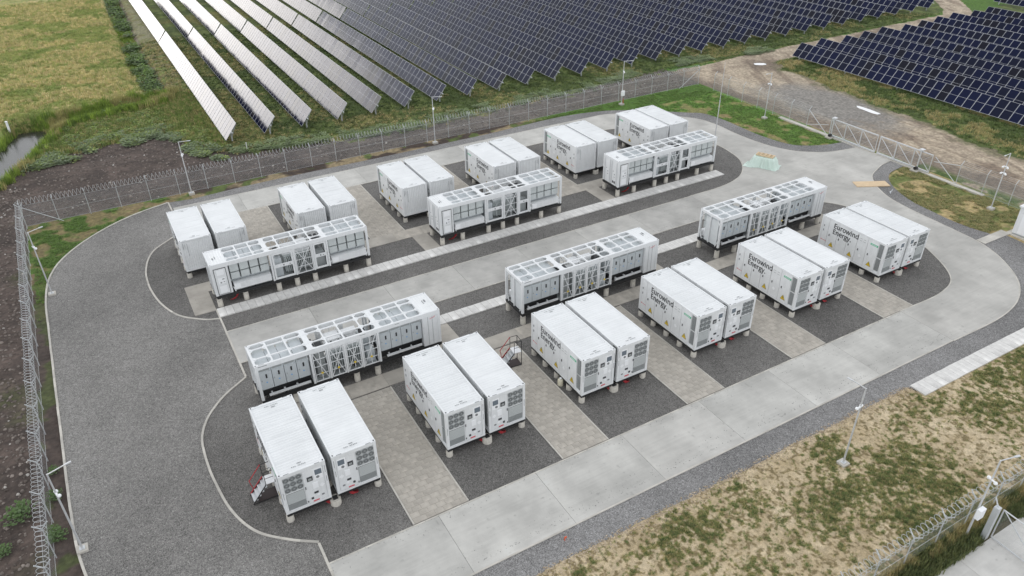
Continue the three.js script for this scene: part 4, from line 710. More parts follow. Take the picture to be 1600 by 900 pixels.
  mesh('wall_mark', [bar([11.45 - hx, 3.08, hz - 0.02], [11.62 - hx, 3.13, hz - 0.02], 0.03, 0.01), bar([11.64 - hx, 3.1, hz - 0.02], [11.85 - hx, 3.2, hz - 0.02], 0.03, 0.01)], pinkRed, t);
  const rd = mesh('room_door', [b(11.14, 11.95, B + 0.1, T - 0.42, -hz - 0.005, -hz + 0.03)], white, t);
  mesh('door_seal', [b(11.10, 11.14, B + 0.06, T - 0.38, -hz - 0.003, -hz + 0.03), b(11.95, 11.99, B + 0.06, T - 0.38, -hz - 0.003, -hz + 0.03), b(11.14, 11.95, T - 0.42, T - 0.38, -hz - 0.003, -hz + 0.03), b(11.14, 11.95, B + 0.06, B + 0.1, -hz - 0.003, -hz + 0.03)], darkGrey, rd);
  mesh('door_panel', [b(11.28, 11.8, 2.68, 3.1, -hz - 0.015, -hz - 0.005), b(11.28, 11.8, 1.95, 2.45, -hz - 0.015, -hz - 0.005), b(11.28, 11.8, 1.2, 1.75, -hz - 0.015, -hz - 0.005)], paleSign, rd);
  mesh('door_notice', [b(11.34, 11.5, 2.28, 2.36, -hz - 0.02, -hz - 0.015), b(11.56, 11.68, 2.0, 2.1, -hz - 0.02, -hz - 0.015), b(11.35, 11.44, 2.05, 2.12, -hz - 0.02, -hz - 0.015)], midGrey, rd);
  for (const z of [-0.53, 0.53]) {
    const d = mesh('end_door', [bx(hx - 0.045, hx - 0.005, B + 0.05, T - 0.22, z - 0.51, z + 0.51)], white, t); for (const q of [-0.4, 0.36]) mesh('lock_rod', [rod([hx + 0.02, B + 0.06, z + q], [hx + 0.02, T - 0.25, z + q], 0.018, 0.018, 6)], galv, d);
    mesh('door_notice', [bx(hx - 0.005, hx + 0.004, 2.05, 2.15, z - 0.12, z - 0.02), bx(hx - 0.005, hx + 0.004, 1.8, 1.86, z - 0.1, z + 0.02), bx(hx - 0.005, hx + 0.004, 2.35, 2.42, z + 0.1, z + 0.2)], midGrey, d);
  }
  mesh('air_slot', [bx(hx - 0.005, hx + 0.004, 1.2, 1.42, -0.75, -0.56), bx(hx - 0.005, hx + 0.004, 1.2, 1.42, -0.5, -0.31)], darkGrey, t);
  // braced open end at -x
  mesh('end_post', [b(0.02, 0.1, B, T - 0.2, -0.06, 0.02)], white, t);
  for (const z of [-1, 1]) mesh('knee_brace', [bar([0.06 - hx, T - 0.75, z * (hz - 0.1)], [0.06 - hx, T - 0.18, z * (hz - 0.5)], 0.07), bar([0.06 - hx, B + 0.6, z * (hz - 0.1)], [0.06 - hx, B, z * (hz - 0.42)], 0.07)], white, t);
  mesh('end_panel', [b(0.13, 0.16, 1.0, 3.2, -0.6, 0.85)], offWhite, t);
  const cab = []; for (let k = 0; k < 5; k++) cab.push(new THREE.TubeGeometry(new THREE.CatmullRomCurve3([[0.5 + k * 0.1, 0.9, 0.5 - k * 0.15], [0.35 + k * 0.09, 0.5, 0.55], [0.6, 0.3, 0.5 + k * 0.08], [0.9, 0.12, 0.2], [1.2, 0.05, -0.1 + k * 0.1]].map(([x, y, z]) => new THREE.Vector3(x - hx, y, z))), 14, 0.03, 5)); mesh('black_cable', cab, black, t);
  const rc = []; for (let k = 0; k < 4; k++) rc.push(new THREE.TubeGeometry(new THREE.CatmullRomCurve3([[10.6 - k * 0.08, 0.88, -0.6], [10.7, 0.5, -0.85 - k * 0.05], [10.9 + k * 0.05, 0.25, -0.9], [11.2, 0.06, -0.6]].map(([x, y, z]) => new THREE.Vector3(x - hx, y, z))), 12, 0.035, 5)); rc.push(rod([6.8 - hx, 0.7, -0.7], [7.8 - hx, 0.55, -0.6], 0.04), rod([2 - hx, 0.7, -0.7], [3 - hx, 0.6, -0.6], 0.04)); mesh('red_cable', rc, red, t);
  return t;
}
const skidProto = skid();
const SX = [1.14, 19.7, 38.3], TX = [1.2, 19.78, 38.36], ZS = -5.63, ZT = -19.36, HX = 6.096;
const skidAt = ['nearest the gravel yard', 'in the middle of its row', 'at the gate end of its row'];
for (let i = 0; i < 3; i++) {
  const gS = 'white open-framed transformer skids', lS = `long white skid with grey cabinet doors, ${skidAt[i]}`, lT = `long white skid with box-filled bays, ${skidAt[i]}`;
  if (!i) { skidProto.position.set(SX[0] + HX, 0, ZS + 1.219); skidProto.userData.label = lS; skidProto.userData.group = gS; } else dup(skidProto, [SX[i] + HX, 0, ZS + 1.219], 0, lS, gS);
  dup(skidProto, [TX[i] + HX, 0, ZT + 1.219], Math.PI, lT, gS);
  for (const [x0, z0, w] of [[SX[i], ZS, 'front'], [TX[i], ZT, 'rear']]) [0.16, 2.1, 4.65, 6.1, 7.55, 10.1, 12.03].forEach((q, k) => { for (const z of [0.16, 2.28]) pier('tall', x0 + q, z0 + z, 0.70, `${ORD[k]} tall pier from the yard, ${(z > 1) === (w === 'front') ? 'battery' : 'walk'} side, ${w} row skid ${['next to yard', 'in the middle', 'next to gate'][i]}`, `tall piers under the ${w} row skids`); });
}

// ------------------------------------------------------------ solar trackers
const TILT0 = 50.2 * Math.PI / 180, TWIST = 0.0009, MW = 1.134, ML = 2.28, MP = 1.154, HC = 1.33;
const glassMats = [[0.004, 0.007, 0.032], [0.006, 0.008, 0.024], [0.009, 0.009, 0.017], [0.003, 0.005, 0.026]].map((c) => new THREE.MeshPhysicalMaterial({ color: col(...c), roughness: 0.13, ior: 1.36, specularIntensity: 0.5, specularColor: col(0.86, 0.92, 1.0) }));
const frameMat = std({ color: col(0.47, 0.48, 0.51), metalness: 0.2, roughness: 0.45 });
const moduleGeo = (() => {
  const a = ML / 2, b = MW / 2, f = 0.026, h = 0.035;
  const fr = merge([bx(-a, -a + f, 0, h, -b, b), bx(a - f, a, 0, h, -b, b), bx(-a + f, a - f, 0, h, -b, -b + f), bx(-a + f, a - f, 0, h, b - f, b), bx(-0.012, 0.012, h - 0.012, h - 0.006, -b + f, b - f)]);
  const gl = merge([bx(-a + 0.03, a - 0.03, 0.004, h - 0.010, -b + 0.03, b - 0.03)]);
  return mergeGeometries([fr, gl], true);
})();
const zTop = (x) => -148.2 + 0.656 * x;   // how far back a row shows
const postGeo = merge([bx(-0.08, 0.08, -0.6, HC - 0.1, -0.06, 0.06), bx(-0.12, 0.12, HC - 0.16, HC - 0.02, -0.09, 0.09)]);
function tracker(xc, zNear, zFar, label, group, single) {
  const n = Math.max(2, Math.floor((zNear - zFar) / MP)), len = n * MP, t = thing('solar_tracker', label, 'solar panels', [xc, 0, zNear], 0, group), merged = [];
  const e = new THREE.Euler(), q = new THREE.Quaternion(), v = new THREE.Vector3();
  let sag = 0;
  for (let i = 0; i < n; i++) {
    const z = -(i + 0.5) * MP; sag = rr(-0.008, 0.008);
    const TILT = TILT0 + TWIST * z; e.set(rr(-0.007, 0.007), rr(-0.004, 0.004), TILT + sag, 'XYZ'); v.set(-Math.sin(TILT) * 0.09, HC + Math.cos(TILT) * 0.09, z);
    if (single) { const m = mesh('solar_module', moduleGeo, [frameMat, glassMats[Math.floor(rnd() * rnd() * 4)]], t); m.position.copy(v); m.rotation.copy(e); }
    else merged.push(new THREE.Matrix4().compose(v, q.setFromEuler(e), new THREE.Vector3(1, 1, 1)));
  }
  if (!single) {
    const parts = [0, 1].map((k) => { const gr = moduleGeo.groups[k], src = new THREE.BufferGeometry(); for (const a of ['position', 'normal', 'uv']) { const at = moduleGeo.attributes[a], idx = moduleGeo.index; const arr = []; for (let i = gr.start; i < gr.start + gr.count; i++) { const j = idx ? idx.getX(i) : i; for (let c = 0; c < at.itemSize; c++) arr.push(at.array[j * at.itemSize + c]); } src.setAttribute(a, new THREE.Float32BufferAttribute(arr, at.itemSize)); } return mergeGeometries(merged.map((mm) => src.clone().applyMatrix4(mm))); });
    mesh('module_field', mergeGeometries(parts, true), [frameMat, glassMats[1]], t).userData.kind = 'stuff';
  }
  mesh('torque_tube', [rod([0, HC, 0.25], [0, HC, -len - 0.1], 0.07, 0.07, 8)], galv, t);
  const np = Math.max(2, Math.round(len / 6.6)); for (let i = 0; i < np; i++) { const p = mesh('post', postGeo, galv, t); p.position.z = -0.9 - (len - 1.6) * i / (np - 1); }
  mesh('damper', [rod([0.12, HC - 0.1, -0.6], [0.75, HC + 0.62, -0.6], 0.03), rod([0, HC - 0.75, -0.6], [0.55, HC + 0.42, -0.6], 0.035)], galv, t);
  return t;
}
for (let i = 0; i < 29; i++) {
  const xc = 9.05 + 4.325 * i + 0.00306 * i * i + 0.75, z0 = -50.65 + 0.012 * i, g = 'solar tracker rows beyond the rear fence';
  const zf = Math.max(z0 - 49.7, zTop(xc) - 8);
  tracker(xc, z0, zf, `tilted solar table, ${ORD[i]} row from the ditch, ending at the rear fence track`, g, true);
  if (zTop(xc) < z0 - 52) tracker(xc, z0 - 50.15, Math.max(z0 - 100, zTop(xc) - 8), `solar panel table beyond the gap in the ${ORD[i]} row from the overgrown ditch`, g, false);
}
for (let i = 0; i < 11; i++) {
  const xc = 89.15 + 4.46 * i, zn = Math.min(-6.6 - 0.584 * (xc - 87.3) + 9, 2);
  tracker(xc, zn, -41.7, `tilted dark solar table, ${ORD[i]} row from the sandy track outside the gates`, 'solar tracker rows across the sandy track', true);
}
tracker(148.2, -36, -47.7, 'single solar panel table beyond the far grass verge, past the last row of the block', 'solar tracker rows across the sandy track', true);

// ------------------------------------------------------------ fences
const linkTex = tex(64, 64, (u, v) => { const a = Math.abs(((u + v) * 2) % 1 - 0.5), b = Math.abs(((u - v + 1) * 2) % 1 - 0.5), on = Math.min(a, b) < 0.038 ? 255 : 0; return [on, on, on]; }, { srgb: false });
const linkMat = std({ color: col(0.42, 0.44, 0.45), metalness: 0.3, roughness: 0.5, alphaMap: scaled(linkTex, 8), transparent: true, side: THREE.DoubleSide });
function coil(x0, z0, x1, z1, y, r, pitch) {
  const L = Math.hypot(x1 - x0, z1 - z0), dx = (x1 - x0) / L, dz = (z1 - z0) / L, turns = L / pitch, S = 16, n = Math.round(turns * S), pos = [], idx = [], w = 0.0125;
  for (let i = 0; i <= n; i++) {
    const a = i / S * 6.2832, k = i / n * L, wob = r * (1 + 0.08 * Math.sin(i * 0.37)), c = Math.cos(a), s = Math.sin(a), px = x0 + dx * k, pz = z0 + dz * k;
    for (let q = 0; q < 3; q++) { const b = q * 2.0944, rr3 = wob + Math.cos(b) * w, al = Math.sin(b) * w; pos.push(px - dz * c * rr3 + dx * al, y + s * rr3, pz + dx * c * rr3 + dz * al); }
    if (i < n) for (let q = 0; q < 3; q++) { const A = i * 3 + q, B = i * 3 + (q + 1) % 3; idx.push(A, B, A + 3, B, B + 3, A + 3); }
  }
  const g = new THREE.BufferGeometry(); g.setAttribute('position', new THREE.Float32BufferAttribute(pos, 3)); g.setIndex(idx); g.computeVertexNormals(); return g;
}
function fence(label, posts, style, withCoil, ht = 2.1) { // posts: [x,z] along a straight line
  const a = posts[0], b = posts[posts.length - 1], L = Math.hypot(b[0] - a[0], b[1] - a[1]), dx = (b[0] - a[0]) / L, dz = (b[1] - a[1]) / L, t = thing('security_fence', label, 'fence', [a[0], 0, a[1]]);
  const loc = ([x, z]) => [x - a[0], z - a[1]], nx = -dz, nz = dx;
  const parts = [rod([0, -0.3, 0], [0, ht, 0], 0.032, 0.032, 7)];
  for (const s of style === 'Y' ? [-1, 1] : style === 'out' ? [1] : [-1]) parts.push(bar([0, ht - 0.02, 0], [nx * 0.34 * s, ht + 0.36, nz * 0.34 * s], 0.045));
  const pg = merge(parts);
  posts.forEach((p) => { const [x, z] = loc(p), m = mesh('post', pg, galv, t); m.position.set(x, 0, z); });
  const e = loc(b), pl = new THREE.PlaneGeometry(L, ht - 0.05).translate(L / 2, ht / 2, 0); metricUV(pl); pl.rotateY(Math.atan2(-dz, dx)); pl.translate(nx * 0.04, 0, nz * 0.04); mesh('chain_link_mesh', pl, linkMat, t);
  mesh('tension_wire', [0.08, ht * 0.5, ht - 0.04].map((y) => rod([nx * 0.045, y, nz * 0.045], [e[0] + nx * 0.045, y, e[1] + nz * 0.045], 0.008, 0.008, 4)), wireMat, t);
  if (style !== 'Y') mesh('barbed_wire', [0.12, 0.23, 0.34].map((k) => rod([nx * k * (style === 'out' ? 1 : -1), ht + k, nz * k * (style === 'out' ? 1 : -1)], [e[0] + nx * k * (style === 'out' ? 1 : -1), ht + k, e[1] + nz * k * (style === 'out' ? 1 : -1)], 0.006, 0.006, 4)), wireMat, t);
  if (withCoil) mesh('razor_coil', coil(0, 0, e[0], e[1], ht + 0.27, 0.27, 0.34), wireMat, t);
  return t;
}
const line = (x0, z0, x1, z1, n) => Array.from({ length: n }, (_, i) => [x0 + (x1 - x0) * i / (n - 1), z0 + (z1 - z0) * i / (n - 1)]);
const fenceN = fence('long chain-link fence topped with razor wire coils, below the solar rows', line(-11.15, -39.72, 68.7, -39.6, 31), 'Y', true);
const fenceW = fence('chain-link fence topped with razor wire coils, beside the gravel yard', line(-11.13, -39.4, -10.72, 7.4, 19), 'Y', true);
const fenceS = fence('chain-link fence topped with razor wire coils, along the sandy lawn', line(10.9, 24.0, 44.5, 24.0, 15), 'Y', true);
const fenceE1 = fence('chain-link fence with single slanted arms, from the corner to the sliding gate', line(68.68, -36.6, 68.35, -20.7, 7).reverse(), 'out', false);
const fenceE2 = fence('chain-link fence with single slanted arms, between sliding gate and white kiosk', line(68.25, -2.0, 68.3, 13.9, 7).reverse(), 'out', false);
for (const [f, a, b] of [[fenceN, [79.85, 2.05, 0.12], [76.4, 0, 0.3]], [fenceN, [0.1, 2.0, 0.2], [3.0, 0.02, 0.45]], [fenceE1, [0, 2.05, 0], [-0.1, 0.05, 2.9]], [fenceE2, [0, 1, 0], [0, 1.1, 0]]].slice(0, 2)) mesh('strut', [rod(a, b, 0.03, 0.03, 7)], galv, f);
{ // braces either side of the gate
  mesh('strut', [rod([0, 2.05, 0], [-0.05, 0.1, 2.95], 0.035, 0.035, 7), rod([0, 0.35, 0], [-0.05, 1.2, 2.95], 0.03, 0.03, 7)], galv, fenceE1);
  mesh('strut', [rod([-0.05, 2.05, -15.9], [-0.02, 0.1, -15.9 - 0], 0.03, 0.03, 7), rod([-0.05, 0.15, -15.95], [-0.02, 1.95, -18.6], 0.035, 0.035, 7), rod([-0.05, 2.0, -15.95], [-0.02, 1.45, -18.6], 0.03, 0.03, 7)], galv, fenceE2);
}
// ground beams under the gate line
structure(mesh('ground_beam', [bx(68.0, 68.5, -0.1, 0.10, -24.6, -17.2)], kerbMat)); structure(mesh('ground_beam', [bx(68.0, 68.45, -0.1, 0.10, -4.9, 0.9)], kerbMat)); structure(mesh('gate_track', [bx(68.05, 68.35, -0.1, 0.06, -17.2, -4.9)], kerbMat));
function gateLeaf(z0, z1, label) {
  const t = thing('sliding_gate', label, 'gate', [68.25, 0, (z0 + z1) / 2]), h = (z1 - z0) / 2, y0 = 0.14, y1 = 2.08;
  mesh('bottom_beam', [bx(-0.07, 0.07, y0, y0 + 0.14, -h, h)], galvPole, t); mesh('top_rail', [bx(-0.05, 0.05, y1 - 0.09, y1, -h, h)], galvPole, t);
  for (let i = 0; i < 4; i++) { const z = -h + (2 * h) * i / 3; mesh('upright', [bx(-0.04, 0.04, y0 + 0.14, y1 - 0.09, z - 0.04 * (i > 0 ? 1 : 0), z + 0.04 * (i < 3 ? 1 : 0) + (i === 0 ? 0.04 : 0))], galvPole, t); if (i < 3) { mesh('brace', [bar([0.0, y1 - 0.1, z + 0.05], [0.0, y0 + 0.16, z + 2 * h / 3 - 0.05], 0.05)], galvPole, t); mesh('counter_brace', [bar([0.03, y0 + 0.16, z + 0.05], [0.03, y1 - 0.1, z + 2 * h / 3 - 0.05], 0.018)], galvPole, t); } }
  const pl = metricUV(new THREE.PlaneGeometry(2 * h, y1 - y0).rotateY(Math.PI / 2)); pl.translate(0.06, (y0 + y1) / 2, 0); mesh('mesh_panel', pl, linkMat, t); return t;
}
gateLeaf(-17.4, -11.32, 'truss sliding gate leaf next to the green tarp side of the entrance');
gateLeaf(-11.05, -4.95, 'truss sliding gate leaf next to the wooden boards side of the entrance');
for (const [z, l] of [[-17.0, 'gate roller post with black wheel at the lawn corner side'], [-6.2, 'gate roller post with black wheel at the boards side of the entrance']]) {
  const t = thing('gate_roller', l, 'gate post', [67.95, 0, z]); mesh('base', [bx(-0.35, 0.35, -0.05, 0.12, -0.4, 0.4)], kerbMat, t); mesh('roller', [new THREE.CylinderGeometry(0.16, 0.16, 0.3, 14).rotateZ(Math.PI / 2).translate(0, 0.3, 0)], black, t); mesh('guide_post', [bx(0.12, 0.2, 0.12, 2.25, -0.05, 0.05), bx(0.05, 0.5, 2.2, 2.28, -0.2, 0.2)], galvPole, t);
}
{ // gate on the south road
  const t = thing('swing_gate', 'tubular swing gate with diagonal braces on the south concrete road', 'gate', [30.35, 0, 24.95]);
  mesh('gate_post', [bx(-0.13, 0.13, -0.1, 2.25, -0.13, 0.13)], galv, t); mesh('post_arm', [bar([0, 2.24, 0], [0.12, 2.6, -0.3], 0.05)], galv, t);
  mesh('frame', [rod([0.25, 0.15, 0.2], [0.25, 2.1, 0.2], 0.035), rod([0.25, 0.15, 0.2], [0.05, 0.15, 5.2], 0.035), rod([0.25, 2.1, 0.2], [0.05, 2.1, 5.2], 0.035), rod([0.05, 0.15, 5.2], [0.05, 2.1, 5.2], 0.035)], galvPole, t);
  mesh('brace', [rod([0.25, 2.08, 0.25], [0.12, 0.18, 2.7], 0.028), rod([0.12, 0.18, 2.7], [0.05, 2.08, 5.1], 0.028)], galvPole, t);
  const pl = metricUV(new THREE.PlaneGeometry(5, 1.9).rotateY(Math.PI / 2 + 0.04)); pl.translate(0.16, 1.12, 2.7); mesh('mesh_panel', pl, linkMat, t);
}
// ------------------------------------------------------------ camera and lamp poles
function pole(x, z, h, armDir, label, extra) {
  const t = thing('camera_pole', label, 'pole', [x, 0, z]), a = new THREE.Vector3(...armDir).normalize();
  mesh('foundation', [bx(-0.26, 0.26, -0.2, 0.14, -0.26, 0.26)], kerbMat, t); mesh('flange', [bx(-0.13, 0.13, 0.14, 0.165, -0.13, 0.13)], galv, t);
  mesh('shaft', [rod([0, 0.16, 0], [0, h, 0], 0.055, 0.038, 10)], galvPole, t);
  mesh('lamp_arm', [bar([0, h - 0.03, 0], [a.x * 1.0, h + 0.02, a.z * 1.0], 0.042), new THREE.BoxGeometry(0.10, 0.05, 0.30).rotateY(Math.atan2(a.x, a.z)).translate(a.x * 0.95, h + 0.01, a.z * 0.95)], galvPole, t);
  for (const k of extra?.double ? [0, 1] : [0]) for (const s of [-1, 1]) {
    const c = mesh('camera', [new THREE.SphereGeometry(0.095, 12, 8).translate(s * a.z * 0.2 + a.x * 0.06, h - 1.35 - k * 0.6, -s * a.x * 0.2 + a.z * 0.06), rod([0, h - 1.28 - k * 0.6, 0], [s * a.z * 0.2, h - 1.27 - k * 0.6, -s * a.x * 0.2], 0.05, 0.05, 7)], paleSign, t); }
  if (extra?.box) { const b = mesh('control_box', [bx(-0.22, 0.22, extra.box, extra.box + 0.62, 0.05, 0.27)], paleSign, t); }
  if (extra?.redbase) mesh('red_conduit', [rod([0.1, 0.1, 0.15], [0.1, 0.75, 0.15], 0.05)], red, t);
  return t;
}
pole(3.15, -39.2, 5.4, [1, 0, 0.3], 'grey camera pole at the rear fence near its corner with the gravel yard');
pole(29.35, -38.85, 5.3, [0.9, 0, 0.5], 'grey camera pole in the middle of the rear fence');
pole(55.0, -38.4, 5.45, [0.9, 0, 0.5], 'grey camera pole with a white box on the shaft, by the rear fence', { box: 1.15, redbase: true });
pole(66.5, -25.4, 5.45, [-0.9, 0, 0.1], 'grey camera pole on the grass between fence corner and sliding gate');
pole(66.2, 2.9, 5.45, [-1, 0, 0.1], 'grey camera pole with two camera pairs near the white kiosk', { double: true });
pole(-9.7, -25.6, 5.5, [0.75, 0, -0.3], 'grey camera pole at the curved kerb in the fence corner');
pole(-9.55, 2.4, 5.4, [0.8, 0, -0.25], 'grey camera pole on the yard gravel by the razor wire fence');
pole(28.4, 17.85, 5.55, [-0.12, 0, -1], 'grey camera pole standing alone on the sandy front lawn');
pole(29.6, 24.45, 5.4, [0.75, 0, 0.2], 'grey camera pole with a white box, outside the fence by the swing gate', { box: 1.6 });
{ const t = thing('lightning_mast', 'tall thin metal mast behind the skid at the gate end', 'mast', [55.25, 0, -21.9]); mesh('shaft', [rod([0, 0, 0], [0, 5, 0], 0.05, 0.04, 8), rod([0, 5, 0], [0, 9.2, 0], 0.032, 0.016, 8)], galvPole, t); mesh('foundation', [bx(-0.25, 0.25, -0.1, 0.12, -0.25, 0.25)], kerbMat, t); mesh('collar', [rod([0, 4.95, 0], [0, 5.1, 0], 0.06, 0.06, 8)], galv, t); }
{ const t = thing('marker_post', 'short white marker post at the edge of the ditch pond', 'post', [-12.35, -0.4, -69.0]); mesh('shaft', [new THREE.CylinderGeometry(0.13, 0.13, 1.5, 12).translate(0, 0.75, 0)], paleSign, t); mesh('cap', [new THREE.CylinderGeometry(0.15, 0.15, 0.06, 12).translate(0, 1.53, 0)], paleSign, t); }
{ const t = thing('marker_post', 'thin white peg in the grass before the first solar row', 'post', [10.6, -0.05, -47.9]); mesh('shaft', [rod([0, 0, 0], [0.02, 0.85, 0], 0.03)], paleSign, t); mesh('cap', [bx(-0.03, 0.07, 0.85, 0.9, -0.05, 0.05)], paleSign, t); }
// ------------------------------------------------------------ rolling stairs
function stairs(label, x, z, turn, wide) { // climbs towards +x
  const t = thing('rolling_stairs', label, 'stairs', [x, 0, z], turn), W = 0.36;
  for (let i = 0; i < 4; i++) { const tr = mesh('tread', [bx(-0.62 + i * 0.2, -0.38 + i * 0.2, 0.22 + i * 0.225, 0.25 + i * 0.225, -W + 0.03, W - 0.03)], galv, t); mesh('riser', [bx(-0.385 + i * 0.2, -0.375 + i * 0.2, 0.25 + i * 0.225, 0.42 + i * 0.225, -W + 0.04, W - 0.04)], galv, tr); }
  mesh('platform', [bx(0.16, 0.72, 1.10, 1.13, -W + 0.02, W - 0.02)], std({ color: col(0.80, 0.81, 0.82), metalness: 0.3, roughness: 0.35 }), t);
  for (const s of [-1, 1]) {
    mesh('stringer', [bar([-0.68, 0.06, s * W], [0.18, 1.12, s * W], 0.05, 0.04)], black, t);
    mesh('leg', [rod([0.7, 0.05, s * W], [0.7, 2.0, s * W], 0.025), rod([0.18, 1.1, s * W], [0.18, 2.0, s * W], 0.02)], black, t);
    mesh('base_bar', [rod([-0.66, 0.06, s * W], [0.7, 0.06, s * W], 0.025)], black, t); mesh('guard_rail', [rod([0.18, 2.0, s * W], [0.7, 2.0, s * W], 0.02), rod([0.18, 1.55, s * W], [0.7, 1.55, s * W], 0.015)], black, t);
    mesh('wheel', [new THREE.CylinderGeometry(0.06, 0.06, 0.05, 12).rotateX(Math.PI / 2).translate(0.62, 0.06, s * W)], darkGrey, t);
  }
  mesh('floor_tray', [bx(-0.35, 0.7, 0.07, 0.09, -W + 0.03, W - 0.03)], std({ color: col(0.05, 0.035, 0.035), roughness: 0.6 }), t);
  mesh('guard_rail', [rod([0.7, 2.0, -W], [0.7, 2.0, W], 0.02), rod([0.7, 0.06, -W], [0.7, 0.06, W], 0.025)], black, t);
  mesh('handrail', [rod([0.18, 2.0, -W], [-0.55, 1.12, -W], 0.026), rod([-0.55, 1.12, -W], [-0.42, 0.42, -W], 0.02), rod([0.16, 1.14, -W], [-0.62, 0.2, -W - 0.03], 0.03)], red, t);
}
stairs('black rolling steps with red handrail beside the container nearest the gravel yard', -0.62, 3.55, 0.0);
stairs('black rolling steps with red handrail on the pavers between two battery pairs', 16.65, 0.35, -0.1);
{ // water can by the third pair
  const t = thing('jerry_can', 'cream plastic can standing between two piers by the third battery pair', 'can', [18.42, 0, 3.85]);
  const pr = [[0, 0], [0.17, 0], [0.19, 0.03], [0.19, 0.40], [0.15, 0.47], [0.06, 0.50], [0.06, 0.55], [0, 0.55]].map(([a, b]) => new THREE.Vector2(a, b)); mesh('body', new THREE.LatheGeometry(pr, 18), std({ color: col(0.66, 0.62, 0.48), roughness: 0.4 }), t); mesh('lid', [new THREE.CylinderGeometry(0.07, 0.07, 0.05, 12).translate(0.0, 0.57, 0)], paleSign, t); mesh('handle', [new THREE.TorusGeometry(0.08, 0.015, 6, 10, Math.PI).translate(0, 0.5, 0.06)], paleSign, t);
}
{ // tarp pile
  const t = thing('tarp_pile', 'pale green tarpaulin draped over a pallet load on the concrete loop', 'tarp', [55.85, 0.036, -15.15], 0.42), n = 60, pos = [], idx = [], hgt = (x, z) => {
    const dx = Math.max(0, Math.abs(x) - 0.42), dz = Math.max(0, Math.abs(z) - 1.05), d = Math.hypot(dx, dz), top = 1.0 - 0.06 * vn(x * 4, z * 4); let h = top * (1 - sstep(0.05, 0.5 + 0.22 * vn(Math.atan2(z, x) * 6, 2), d)); h += 0.10 * vn(x * 7 + 5, z * 7 + 3) * sstep(0.1, 0.4, d) * (1 - sstep(0.8, 1.3, d)); h += (0.07 * Math.sin(Math.atan2(z, x) * 17) + 0.09 * (vn(x * 11, z * 11) - 0.5)) * sstep(0.02, 0.2, d) * (1 - sstep(0.5, 0.9, d)); return Math.max(0.012, h); };
  for (let j = 0; j <= n; j++) for (let i = 0; i <= n; i++) { const u = i / n * 2 - 1, v = j / n * 2 - 1; let x = u * 0.92, z = v * 1.6; const k = 1 + 0.16 * (vn(Math.atan2(v, u) * 3.0 + 9, 4) - 0.5); x *= k; z *= k; if (u < -0.45) x -= (-u - 0.45) * 0.9 * sstep(0.1, -0.9, v); if (v < -0.5) z -= (-v - 0.5) * 0.5 * sstep(0.2, -0.6, u); pos.push(x, Math.abs(u) > 0.99 || Math.abs(v) > 0.99 ? 0.012 : hgt(u * 1.0, v * 1.75) + 0.01 * vn(x * 20, z * 20), z); }
  for (let j = 0; j < n; j++) for (let i = 0; i < n; i++) { const a = j * (n + 1) + i; idx.push(a, a + n + 1, a + 1, a + 1, a + n + 1, a + n + 2); }
  const g = new THREE.BufferGeometry(); g.setAttribute('position', new THREE.Float32BufferAttribute(pos, 3)); g.setIndex(idx); g.computeVertexNormals();
  mesh('sheet', g, std({ color: col(0.60, 0.72, 0.645), roughness: 0.4, side: THREE.DoubleSide }), t);
  const p = thing('wooden_pallet', 'bare wooden pallet lying on the green tarpaulin load', 'pallet', [55.98, 1.06, -15.2], 0.42);
  for (const x of [-0.32, 0, 0.32]) mesh('bearer', [bx(x - 0.05, x + 0.05, 0, 0.08, -0.9, 0.9)], wood, p); for (let i = 0; i < 5; i++) mesh('board', [bx(-0.4, 0.4, 0.08, 0.1, -0.9 + i * 0.42, -0.78 + i * 0.42)], wood, p);
}
{ const t = thing('wooden_boards', 'light wooden boards lying flat at the edge of the concrete loop', 'boards', [61.36, 0.036, -6.27], -0.49); for (let i = 0; i < 4; i++) mesh('board', [bx(-1.62, 1.62, 0, 0.07 + i * 0.004, -0.58 + i * 0.292, -0.58 + i * 0.292 + 0.285)], wood, t); mesh('batten', [bx(-1.4, -1.3, -0.03, -0.001, -0.56, 0.56), bx(1.3, 1.4, -0.03, -0.001, -0.56, 0.56)], wood, t); }
{ const t = thing('metal_scrap', 'small bent galvanised bracket on the gravel near the wooden boards', 'scrap', [61.4, 0.0, -4.1], 0.6); mesh('plate', [bx(-0.3, 0.25, 0.01, 0.05, -0.06, 0.06)], galv, t); mesh('arm', [bar([0, 0.05, 0], [0.2, 0.28, 0.15], 0.05), bar([-0.3, 0.04, 0], [-0.35, 0.2, -0.1], 0.05)], galv, t); }
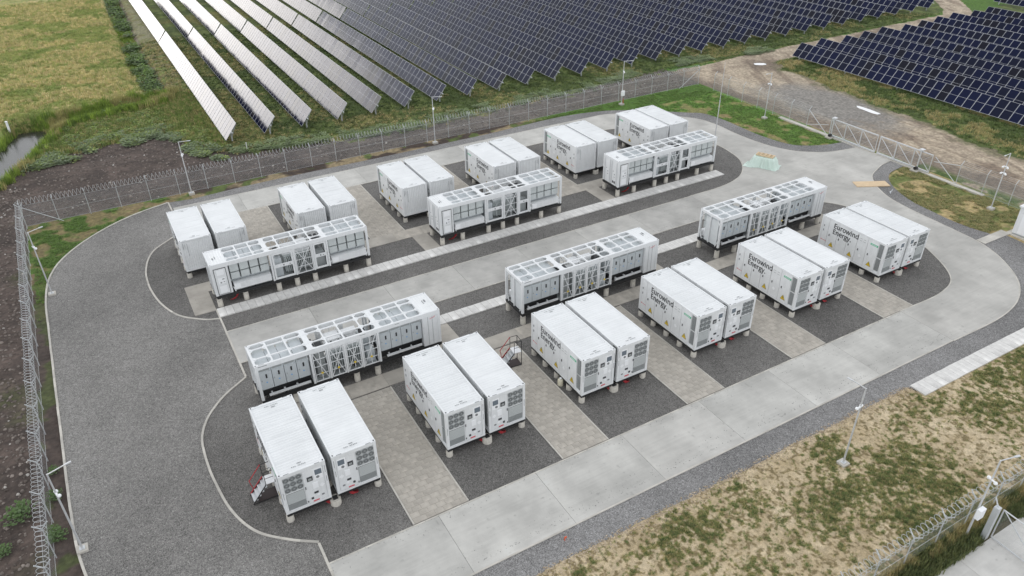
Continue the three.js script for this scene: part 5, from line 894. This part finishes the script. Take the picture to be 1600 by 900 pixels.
{ const t = thing('survey_marker', 'small orange survey peg in the gravel beside the front road', 'marker', [11.9, 0, 14.3]); mesh('peg', [rod([0, 0, 0], [0.02, 0.22, 0], 0.03, 0.03, 6)], std({ color: col(0.75, 0.12, 0.04) }), t); mesh('flag', [bx(-0.02, 0.12, 0.12, 0.24, -0.012, 0.012)], std({ color: col(0.78, 0.13, 0.05) }), t); }
{ // kiosk
  const t = thing('equipment_kiosk', 'tall white equipment kiosk beside the path and the camera pole', 'kiosk', [64.6, 0.06, 8.0], 0.06);
  mesh('housing', [bx(-1.45, 1.45, 0.12, 2.5, -1.4, 1.6)], white, t); mesh('plinth', [bx(-1.4, 1.4, 0, 0.12, -1.35, 1.55)], ventGrey, t); mesh('roof', [bx(-1.55, 1.55, 2.5, 2.64, -1.5, 1.7)], white, t);
  for (const z of [-0.66, 0.06, 0.8]) { const d = mesh('door', [bx(-1.475, -1.45, 0.2, 2.42, z - 0.34, z + 0.34)], paleSign, t); mesh('door_handle', [bx(-1.5, -1.475, 1.1, 1.35, z + 0.22, z + 0.28)], midGrey, d); }
  mesh('emblem', [bx(-1.482, -1.475, 1.95, 2.05, -0.75, -0.5)], blueDot, t);
}
// thin flat white patches with uneven outlines on the sandy track
for (const [x, z, a, b, r, l] of [[82.7, -42.1, 0.85, 0.5, 0.5, 'small white patch on the sandy track near the solar block corner'], [79.3, -20.8, 0.40, 1.75, 0.05, 'long narrow white patch on the track opposite the gate']]) {
  const pts = []; for (let i = 0; i < 30; i++) { const q = i / 30 * 6.2832, k = 0.85 + 0.3 * vn(i * 0.7, x), c = Math.cos(q), s = Math.sin(q), px = Math.sign(c) * Math.pow(Math.abs(c), 0.7) * a * k, pz = Math.sign(s) * Math.pow(Math.abs(s), 0.7) * b * k; pts.push([px * Math.cos(r) - pz * Math.sin(r), px * Math.sin(r) + pz * Math.cos(r)]); }
  const m = mesh('white_patch', [slabGeo(pts, 0, 0.02)], std({ color: col(0.88, 0.88, 0.88), roughness: 0.35 })); m.position.set(x, groundHeight(x, z) + 0.03, z); tag(m, l, 'sheet', 'white patches on the track');
}

renderer.render(scene, camera);
